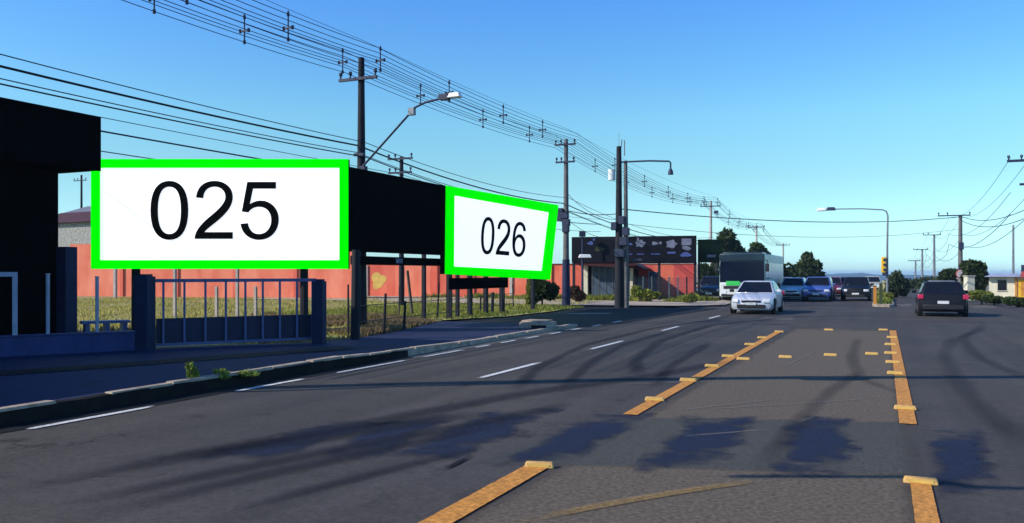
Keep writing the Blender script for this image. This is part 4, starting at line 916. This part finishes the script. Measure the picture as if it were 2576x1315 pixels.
px_tree('brownish hedge behind the dark hatchback', 2370, 84, [(2355, 718, 16, 16), (2375, 712, 16, 16), (2390, 726, 20, 18)], 2200, .22, 'leaf_grey', tr=.12, name='shrub', cat='shrub')
px_tree('dark round tree left of the round sign', 2392, 78, [(2385, 692, 20, 13), (2402, 690, 18, 14), (2378, 704, 16, 12)], 2600, .22, 'leaf_dark', tr=.15)
px_tree('dark drooping tree right of the round sign', 2450, 60, [(2440, 668, 20, 12), (2455, 680, 24, 16), (2468, 695, 18, 22), (2438, 700, 16, 22), (2462, 715, 16, 16), (2450, 668, 24, 9)], 4600, .19, 'leaf_dark', tr=.16, droop=1.4)
px_tree('low green shrub left of the cream house', 2468, 48, [(2455, 742, 24, 10), (2478, 744, 18, 10)], 1500, .12, 'leaf_yel', tr=.06, name='shrub', cat='shrub')
px_tree('dark shrub in front of the cream house wall', 2500, 46, [(2490, 752, 16, 7), (2508, 754, 14, 7)], 1900, .12, 'leaf_mid', tr=.06, name='shrub', cat='shrub')
px_tree('dark shrub in front of the yellow panel', 2558, 44, [(2545, 757, 20, 8), (2570, 759, 18, 8)], 2200, .12, 'leaf_mid', tr=.06, name='shrub', cat='shrub')
px_tree('dark twiggy shrub under the right end of board 026', 1362, 43, [(1352, 718, 16, 18), (1372, 722, 20, 16), (1350, 742, 14, 16), (1380, 740, 16, 14), (1395, 728, 12, 14)], 4200, .10, 'leaf_dark', tr=.06, name='shrub', cat='shrub')
px_tree('bright weedy shrub beside the dark twiggy shrub', 1336, 44, [(1336, 725, 10, 26), (1340, 750, 14, 16)], 1200, .12, 'leaf_yel', tr=.04, name='shrub', cat='shrub')
px_tree('brown dry bush against the red wall beside the shop', 1450, 50, [(1445, 735, 14, 16), (1455, 745, 16, 12)], 1600, .11, 'leaf_brown', tr=.05, name='shrub', cat='shrub')
px_tree('leafy weed clump right of the double pole', 1608, 51, [(1600, 732, 12, 12), (1620, 738, 18, 9), (1645, 742, 16, 6)], 1900, .13, 'leaf_yel', tr=.04, name='shrub', cat='shrub')
px_tree('bright bush at the corner of the far pavement', 1736, 49, [(1730, 752, 14, 8), (1742, 748, 12, 10)], 1100, .11, 'leaf_yel', tr=.04, name='shrub', cat='shrub')
px_tree('yellow green weed tuft on the median nose', 2226, 49.2, [(2222, 752, 14, 10), (2232, 748, 12, 10)], 1300, .11, 'leaf_yel', tr=.04, name='weed_tuft', cat='weed')
def weed(label, px, py, h, w_, n, z=.19):
    b = gd(px, py, z); o = thing('kerb_weed', label, 'weed', (b.x, b.y, zsw(b.y) - .01)); p = MB(); bl = []
    for i in range(7):
        a = random.uniform(0, 6.28); t = random.uniform(.5, 1); r = w_ * random.uniform(.2, 1)
        tip = (math.cos(a) * r, math.sin(a) * r, h * t); p.tube([(0, 0, 0), (tip[0] * .4, tip[1] * .4, tip[2] * .6), tip], [.008, .006, .003], 4)
        bl.append((tip[0] * .7, tip[1] * .7, tip[2] * .75, w_ * .28, w_ * .28, h * .18))
    bl.append((0, 0, h * .2, w_ * .7, w_ * .6, h * .2))
    p.build('stem', M['bark'], o); leaves('foliage', M['weed'], o, bl, n, .028); return o
weed('tallest leafy weed on the kerb edge', 484, 953, .34, .11, 520); weed('low spreading weed right of the tallest kerb weed', 560, 945, .17, .17, 420); weed('flat weed tuft at the right end of the kerb weeds', 625, 937, .10, .26, 520)

# grass of the lot, verge and edges (stuff)
def grass(name, polys, n, hmin, hmax, m, z=.03, dens=None):
    out = []
    while len(out) < n:
        x0, x1, y0, y1 = polys; P = RNG.uniform((x0, y0), (x1, y1), (n, 2)); out += [p for p in P if dens is None or dens(p)]
    P = np.array(out[:n]); k = len(P)
    a = RNG.uniform(0, 6.283, k); h = RNG.uniform(hmin, hmax, k) * (.6 + .8 * (np.sin(P[:, 0] * 1.3) * np.cos(P[:, 1] * .9) * .5 + .5)); w_ = h * .16 + .012
    lx, ly = RNG.normal(0, .35, k) * h, RNG.normal(0, .35, k) * h
    V = np.zeros((k, 3, 3)); V[:, 0, 0] = P[:, 0] - np.cos(a) * w_; V[:, 0, 1] = P[:, 1] - np.sin(a) * w_; V[:, 1, 0] = P[:, 0] + np.cos(a) * w_; V[:, 1, 1] = P[:, 1] + np.sin(a) * w_
    V[:, 2, 0] = P[:, 0] + lx; V[:, 2, 1] = P[:, 1] + ly; V[:, 2, 2] = h; V[:, :, 2] += z
    o = raw(name, V.reshape(-1, 3).tolist(), np.arange(k * 3).reshape(k, 3).tolist(), m); tag(o, kind='stuff'); return o
def in_lot(p):
    x, y = p; zc = y * CT - x * ST
    return zc > 19.5 and zc < 60 and x < (fx(y) - .25 if y < 27 else -15.3) and not (x < XS + .3 and y < ce.y + .5) and RNG.random() < min(1, (26 / zc) ** 1.2) + .12
tag(grass('lot_grass', (-50, -11.5, 14, 62), 60000, .05, .15, M['grass'], .02, in_lot), 'rough green and straw grass covering the vacant lot', 'grass')
def in_dry(p):
    x, y = p; e = fx(y) if y < 27 else -15.3; dd = e - .2 - x
    return 0 < dd < 9 and RNG.random() < 1 - dd / 9 and math.sin(x * 1.9 + y) + math.sin(y * 1.4 - x * .7) > -.7
M['straw'] = mat('dry brown straw', (.16, .105, .05), .9, .3, .5, island=.4, col2=(.34, .25, .13)); translucent(M['straw'])
tag(grass('dry_grass', (-26, -12, 16.5, 28), 26000, .06, .20, M['straw'], .025, in_dry), 'dry brown straw along the fence posts', 'grass')
tag(grass('verge_grass', (-24, -13.9, 27.5, 41), 12000, .05, .16, M['leaf_yel'], .05, lambda p: p[0] < -14 - max(0, (31 - p[1]) * .25)), 'sunlit yellow green verge grass beside the side road', 'grass')
tag(grass('wall_grass', (-30, -9.5, 45.5, 55.5), 7000, .08, .35, M['leaf_yel'], .06, lambda p: p[1] > 48.5 - p[0] * .12 and (math.sin(p[0] * 2.1) + math.sin(p[0] * .8 + p[1]) > -.1)), 'weedy grass along the foot of the shop and red wall', 'grass')
tag(grass('right_grass', (11, 30, 40, 75), 14000, .08, .30, M['leaf_yel'], .08, lambda p: p[0] < 24), 'weedy grass on the right verge by the house', 'grass')
tag(grass('median_grass', (-.4, .4, 50, 80), 2600, .10, .35, M['leaf_yel'], .13), 'tall grass growing along the median', 'grass')

# ------------------------------------------------------------------ right side house
hb_ = fr_pt(2488, 56); o = thing('house', 'cream house with yellow panel and red roof at the right edge', 'house', hb_, R(-7))
zt_ = hgt(696, 56)
p = MB(); p.box((4, 3, zt_ / 2), (8, 6, zt_)); p.build('wall', M['cream'], o)
p = MB(); p.box((1.55, -.06, zt_ / 2), (.12, .12, zt_)); p.build('corner_trim', M['orangep'], o)
p = MB(); p.box((2.35, -.05, zt_ / 2 - .05), (1.35, .1, zt_ - .25)); pn = p.build('yellow_panel', M['yellow'], o)
for k in range(3): p = MB(); p.box((1.95 + .4 * k, -.115, zt_ / 2), (.22, .02, zt_ - .7)); p.build('panel_board', M['orangep'], pn)
p = MB(); p.hexa([(-.3, -.5, zt_ + .003), (1.8, -.5, zt_ + .003), (1.8, 6.5, zt_ + .003), (-.3, 6.5, zt_ + .003), (.2, 1.8, zt_ + .22), (1.8, 1.8, zt_ + .22), (1.8, 4.2, zt_ + .22), (.2, 4.2, zt_ + .22)]); p.build('pale_roof', M['postwhite'], o)
p = MB(); p.hexa([(1.81, -.6, zt_ - .03), (8.3, -.6, zt_ - .03), (8.3, 6.5, zt_ - .03), (1.81, 6.5, zt_ - .03), (1.9, 1.8, zt_ + .45), (7, 1.8, zt_ + .45), (7, 4.2, zt_ + .45), (1.9, 4.2, zt_ + .45)]); rf = p.build('roof', M['roofred'], o)
p = MB(); p.box((2.0, 1.5, zt_ + .55), (.3, .3, .5)); p.build('chimney', M['hw'], rf)
p = MB(); p.box((.75, -.02, 1.0), (.5, .06, .7)); w_ = p.build('window', M['glass'], o); p = MB(); p.box((.75, -.03, 1.37), (.6, .08, .05)); p.box((.75, -.03, .63), (.6, .08, .05)); p.build('frame', M['palepost'], w_)
h2 = fr_pt(2466, 74); o = thing('house', 'low grey shed left of the cream house', 'house', h2, TH)
zt2 = hgt(702, 74); p = MB(); p.box((1.3, 2, zt2 / 2), (2.6, 4, zt2)); p.build('wall', M['mottled'], o)
p = MB(); p.hexa([(-.2, -.3, zt2 + .002), (2.8, -.3, zt2 + .002), (2.8, 4.3, zt2 + .002), (-.2, 4.3, zt2 + .002), (-.2, 1.9, zt2 + .5), (2.8, 1.9, zt2 + .5), (2.8, 2.1, zt2 + .5), (-.2, 2.1, zt2 + .5)]); p.build('roof', M['postwhite'], o)
p = MB(); p.box((1.3, -.02, 1.0), (.7, .06, .8)); p.build('window', M['glass'], o)
gpp = gd(2438, 755, .1); zcg = gpp.y * CT - gpp.x * ST; o = thing('gate_post', 'cream gate post beside the drooping tree', 'pillar', gpp, TH); p = MB(); p.box((0, 0, .75), (.45, .45, 1.5)); p.build('shaft', M['cream'], o); p = MB(); p.box((0, 0, 1.53), (.55, .55, .06)); p.build('cap', M['palepost'], o)

# ------------------------------------------------------------------ vehicles
def quadpanel(c4, inset, th):
    """panel lying on a face given by four corners, shrunk by inset (fractions l, r, b, t)"""
    q = [Vector(p) for p in c4]; l_, r_, b_, t_ = inset
    def uv(u, v_): return q[0].lerp(q[1], u).lerp(q[3].lerp(q[2], u), v_)
    return [uv(l_, b_), uv(1 - r_, b_), uv(1 - r_, 1 - t_), uv(l_, 1 - t_)]
SPEC = {  # length, half width, body stations (y, z top, half width, z bottom); cabin: base y0,y1,z  roof y0,y1,z, half widths
 'sedan': dict(L=4.35, st=[(0, .58, .66, .30), (.06, .66, .76, .22), (.3, .74, .83, .18), (1.05, .90, .87, .18), (1.3, .93, .88, .18), (3.3, .95, .88, .18), (4.0, .97, .85, .2), (4.28, .92, .80, .25), (4.35, .78, .72, .34)], cab=(1.1, 3.85, .91, 1.95, 3.15, 1.45, .81, .58), wy=(.82, 3.45)),
 'hatch': dict(L=3.85, st=[(0, .60, .66, .30), (.06, .70, .76, .22), (.3, .78, .83, .18), (.95, .92, .86, .18), (1.2, .95, .87, .18), (3.2, .97, .87, .18), (3.7, .99, .85, .2), (3.82, .95, .80, .25), (3.85, .75, .74, .34)], cab=(1.0, 3.80, .93, 1.75, 3.35, 1.50, .81, .62), wy=(.78, 3.15)),
 'suv': dict(L=4.3, st=[(0, .74, .72, .36), (.06, .88, .80, .28), (.3, .97, .86, .26), (1.1, 1.08, .90, .26), (1.3, 1.10, .91, .26), (3.7, 1.12, .91, .26), (4.15, 1.12, .88, .28), (4.28, 1.05, .84, .32), (4.3, .85, .76, .4)], cab=(1.15, 4.2, 1.06, 1.75, 3.85, 1.68, .84, .68), wy=(.85, 3.45))}
def make_car(kind, col, label, loc, rz, group='cars on the avenue', ws=1.0, hs=1.0, lights='lens', rack=False):
    """local frame: nose at y=0 pointing to -y; built round its own middle"""
    s = SPEC[kind]; L = s['L']; o = thing('car', label, 'car', loc, rz, group); yo = -L / 2; m = M[col]
    b = MB(); prof = []
    for (y, zt, w, zb) in s['st']:
        w *= ws; zt *= hs
        prof.append([(-w * .88, y + yo, zb), (-w * .99, y + yo, zb + .10), (-w, y + yo, zb + (zt - zb) * .55), (-w * .96, y + yo, zt - .06), (-w * .86, y + yo, zt), (0, y + yo, zt + .03), (w * .86, y + yo, zt), (w * .96, y + yo, zt - .06), (w, y + yo, zb + (zt - zb) * .55), (w * .99, y + yo, zb + .10), (w * .88, y + yo, zb)])
    k = 11; vv = [p for r in prof for p in r]; ff = []
    for i in range(len(prof) - 1):
        for j in range(k): ff.append((i * k + j, i * k + (j + 1) % k, (i + 1) * k + (j + 1) % k, (i + 1) * k + j))
    ff += [tuple(range(k)), tuple(range((len(prof) - 1) * k, len(prof) * k))[::-1]]
    b.add(vv, ff); b.build('body', m, o, smooth=True)
    y0, y1, zc_, r0, r1, zr, wb, wr = s['cab']; wb *= ws; wr *= ws; zr *= hs; zc_ *= hs
    y0 += yo; y1 += yo; r0 += yo; r1 += yo
    cb = [(-wb, y0, zc_), (wb, y0, zc_), (wb, y1, zc_), (-wb, y1, zc_)]; ct = [(-wr, r0, zr), (wr, r0, zr), (wr, r1, zr), (-wr, r1, zr)]
    c = MB(); c.hexa(cb + ct); c.build('cabin', m, o, bevel=.07, seg=3)
    def pane(name, c4, ins, th=.012):
        q = quadpanel(c4, ins, th); n = (q[1] - q[0]).cross(q[3] - q[0]).normalized(); cen = sum(q, Vector()) / 4
        if n.dot(cen - Vector((0, (y0 + y1) / 2, (zc_ + zr) / 2))) < 0: n = -n
        g = MB(); g.hexa([p - n * .03 for p in q] + [p + n * th for p in q]); return g.build(name, M['glass'], o, bevel=.01, seg=1)
    pane('windscreen', [cb[0], cb[1], ct[1], ct[0]], (.05, .05, .06, .09)); pane('rear_window', [cb[2], cb[3], ct[3], ct[2]], (.08, .08, .14 if kind != 'hatch' else .08, .12))
    for sd_ in (0, 1):
        c4 = [cb[0], cb[3], ct[3], ct[0]] if sd_ == 0 else [cb[1], cb[2], ct[2], ct[1]]
        pane('side_window', c4, (.07, .53, .10, .14)); pane('side_window', c4, (.50, .08, .10, .14))
    z0, w0 = s['st'][0][1] * hs, s['st'][1][2] * ws
    f1 = s['st'][2]
    for sx in (-1, 1):
        q = MB(); q.box((sx * w0 * .80, yo + .035, z0 + .005), (.30, .17, .15), sx * .22); q.build('headlight', M['lens'], o, bevel=.03)
        yr = L + yo; zl = .86 * hs if kind != 'suv' else .98
        q = MB(); q.box((sx * (s['st'][-3][2] * ws - .06), yr - .14, zl), (.22, .34, .20)); q.build('tail_light', M['taillens'], o, bevel=.03)
        q = MB(); q.box((sx * (wb + .16), y0 + .28, zc_ + .10), (.20, .12, .13)); q.build('mirror', m if sx > 0 else M['trim'], o, bevel=.03)
    q = MB(); q.box((0, yo - .005, .36), (w0 * 1.45, .10, .16)); q.build('lower_grille', M['trim'], o, bevel=.02)
    q = MB(); q.box((0, yo - .0, z0 - .01), (w0 * 1.0, .06, .09)); q.build('upper_grille', M['trim'], o, bevel=.015)
    q = MB(); q.box((0, yo - .045, .47), (.42, .02, .12)); q.build('number_plate', M['plate'], o)
    q = MB(); q.box((0, L + yo + .012, .60), (.42, .02, .12)); q.build('number_plate', M['plate'], o)
    q = MB(); q.box((0, L + yo - .02, .40), (w0 * 1.9, .14, .22)); q.build('rear_bumper', M['trim'] if col != 'c_silver' else m, o, bevel=.04)
    if rack: q = MB(); q.box((0, (r0 + r1) / 2, zr + .02), (wr * 1.5, (r1 - r0) * .8, .05)); q.build('roof_panel', M['greysteel'], o, bevel=.02)
    rw = .31 if kind != 'suv' else .35
    for sx in (-1, 1):
        for wy in s['wy']:
            wd = .88 * ws if kind != 'suv' else .91 * ws
            a = MB(); a.disc((sx * (wd - .07), wy + yo, rw + .02), (1, 0, 0), rw + .065, .16, 18); a.build('wheel_arch', M['trim'], o)
            t = MB(); t.disc((sx * (wd - .08), wy + yo, rw), (1, 0, 0), rw, .20, 18); tt = t.build('wheel', M['rubber'], o, bevel=.03)
            t = MB(); t.disc((sx * (wd + .018), wy + yo, rw), (1, 0, 0), rw * .62, .02, 14); t.build('rim', M['rim'], tt)
    return o
def car_at(kind, col, label, px, row, facing='us', yaw=0.0, **k):
    b = gd(px, row); L = SPEC[kind]['L']
    if facing == 'us': loc = (b.x, b.y + L / 2, 0); rz = yaw
    else: loc = (b.x, b.y + L / 2, 0); rz = math.pi + yaw
    return make_car(kind, col, label, loc, rz, **k)
car_at('sedan', 'c_silver', 'silver sedan driving towards the camera in front of the bus', 1889, 791, ws=1.08)
car_at('suv', 'c_navy', 'dark navy four wheel drive parked at the far pavement by the pale pole', 1783, 756, ws=1.05, hs=.95)
car_at('hatch', 'c_white', 'white hatchback half hidden right of the silver sedan', 1990, 755, ws=1.0)
car_at('hatch', 'c_pink', 'faded red hatchback directly behind the silver sedan', 1962, 748, ws=.95)
car_at('suv', 'c_blue', 'blue car waiting in the oncoming lane beside the white hatchback', 2053, 758, ws=1.0, hs=.93)
car_at('hatch', 'c_red', 'dark red car just behind the blue car', 2089, 746, ws=1.0)
car_at('hatch', 'c_navy', 'dark blue hatchback between the red car and the black car', 2112, 745, ws=.95)
car_at('suv', 'c_black', 'black car with bright headlights nearest the median', 2152, 757, ws=.98, hs=.92)
car_at('hatch', 'c_cream', 'cream car seen far off left of the median grass', 2194, 735, ws=1.0)
car_at('hatch', 'c_black', 'dark hatchback seen from behind in the right-hand lane', 2373, 797, facing='away', ws=1.05, hs=.96, rack=True)
# bus
bz = gd(1866, 760); W_, H_, L_ = 2.75, 3.02, 10.5
bs = thing('bus', 'white and mint city bus with dark windscreen and bright green panel', 'bus', (bz.x, bz.y + L_ / 2, 0))
y0 = -L_ / 2
p = MB(); p.box((0, 0, (H_ + .32) / 2), (W_, L_, H_ - .32)); p.build('body', M['busside'], bs, bevel=.08, seg=3)
p = MB(); p.hexa([(-W_ * .492, y0 - .02, 1.22), (W_ * .492, y0 - .02, 1.22), (W_ * .492, y0 + .2, 1.22), (-W_ * .492, y0 + .2, 1.22), (-W_ * .485, y0 - .03, 2.56), (W_ * .485, y0 - .03, 2.56), (W_ * .485, y0 + .2, 2.56), (-W_ * .485, y0 + .2, 2.56)]); p.build('windscreen', M['busglass'], bs, bevel=.05)
p = MB(); p.box((0, y0 - .005, 2.79), (W_ * .985, .14, .44)); ds = p.build('destination_box', M['busdark'], bs, bevel=.05)
p = MB(); p.box((0, y0 - .025, .78), (W_ * .97, .08, .86)); p.build('front_panel', M['buswhite'], bs, bevel=.04)
p = MB(); p.box((-.52, y0 - .075, 1.17), (.85, .03, .28)); p.build('green_panel', M['busgreen'], bs, bevel=.02)
p = MB(); p.box((-.45, y0 - .07, .92), (1.3, .03, .18)); p.build('grille', M['trim'], bs)
p = MB(); p.box((0, y0 + 1.2, H_ + .04), (W_ * .86, 2.2, .12)); p.build('roof_hatch', M['busdark'], bs, bevel=.03)
for sx in (-1, 1):
    p = MB(); p.box((sx * W_ * .40, y0 - .075, .60), (.34, .04, .2)); p.build('headlight', M['lens'], bs, bevel=.02)
    p = MB(); p.box((sx * (W_ / 2 + .17), y0 - .1, 2.15), (.20, .12, .5)); p.build('mirror', M['trim'], bs, bevel=.03)
    p = MB(); p.tube([(sx * (W_ / 2 - .06), y0 + .02, 2.62), (sx * (W_ / 2 + .17), y0 - .1, 2.6), (sx * (W_ / 2 + .17), y0 - .1, 2.35)], .025, 6); p.build('mirror_arm', M['trim'], bs)
    for i in range(6):
        p = MB(); p.box((sx * (W_ / 2 + .002), y0 + 1.05 + i * 1.62, 1.95), (.03, 1.5, 1.0)); p.build('side_window', M['doorglass'], bs)
    for wy in (1.9, 7.8):
        t = MB(); t.disc((sx * (W_ / 2 - .13), y0 + wy, .48), (1, 0, 0), .48, .3, 20); tt = t.build('wheel', M['rubber'], bs, bevel=.03); t = MB(); t.disc((sx * (W_ / 2 + .03), y0 + wy, .48), (1, 0, 0), .28, .02, 14); t.build('rim', M['rim'], tt)
p = MB(); p.box((0, y0 - .06, .42), (W_ * .9, .06, .14)); p.build('bumper', M['trim'], bs)

# ------------------------------------------------------------------ road studs
st0 = None
def stud(px, py, rz, label, w_=.27):
    global st0
    b = gd(px, py)
    if st0 is None:
        o = thing('road_stud', label, 'road stud', (b.x, b.y, .002), rz, 'yellow road studs'); t = MB()
        t.hexa([(-.14, -.055, 0), (.14, -.055, 0), (.14, .055, 0), (-.14, .055, 0), (-.125, -.025, .055), (.125, -.025, .055), (.125, .025, .055), (-.125, .025, .055)]); t.build('body', M['stud'], o, bevel=.012)
        t = MB(); t.box((0, -.044, .026), (.2, .008, .022)); t.build('reflector', M['ybl'], o); st0 = o
    else: copy_thing(st0, (b.x, b.y, .002), rz, label)
stud(1357, 1176, .25, 'large looking yellow stud at the lower end of the left orange line gap')
stud(2316, 1216, .0, 'yellow stud at the lower end of the right orange line gap')
for i, (px, py) in enumerate(((1647, 1008), (1731, 959), (1791, 923), (1832, 898), (1887, 868), (1918, 851), (1960, 836))): stud(px, py, .15, ['first', 'second', 'third', 'fourth', 'fifth', 'sixth', 'farthest'][i] + ' yellow stud on the left orange line above the dark patches')
for i, (px, py) in enumerate(((2277, 1030), (2252, 941), (2246, 913), (2241, 890), (2240, 868), (2244, 850))): stud(px, py, 0, ['first', 'second', 'third', 'fourth', 'fifth', 'farthest'][i] + ' yellow stud on the right orange line above the dark patches')
for i, (px, py) in enumerate(((1870, 905), (1976, 900), (2089, 895), (2193, 892))): stud(px, py, 0, ['leftmost', 'second from the left', 'third from the left', 'rightmost'][i] + ' stud of the row between the orange lines')
stud(2085, 831, 0, 'pale stud in the middle of the far white line'); stud(2222, 831, 0, 'stud at the right end of the far white line')
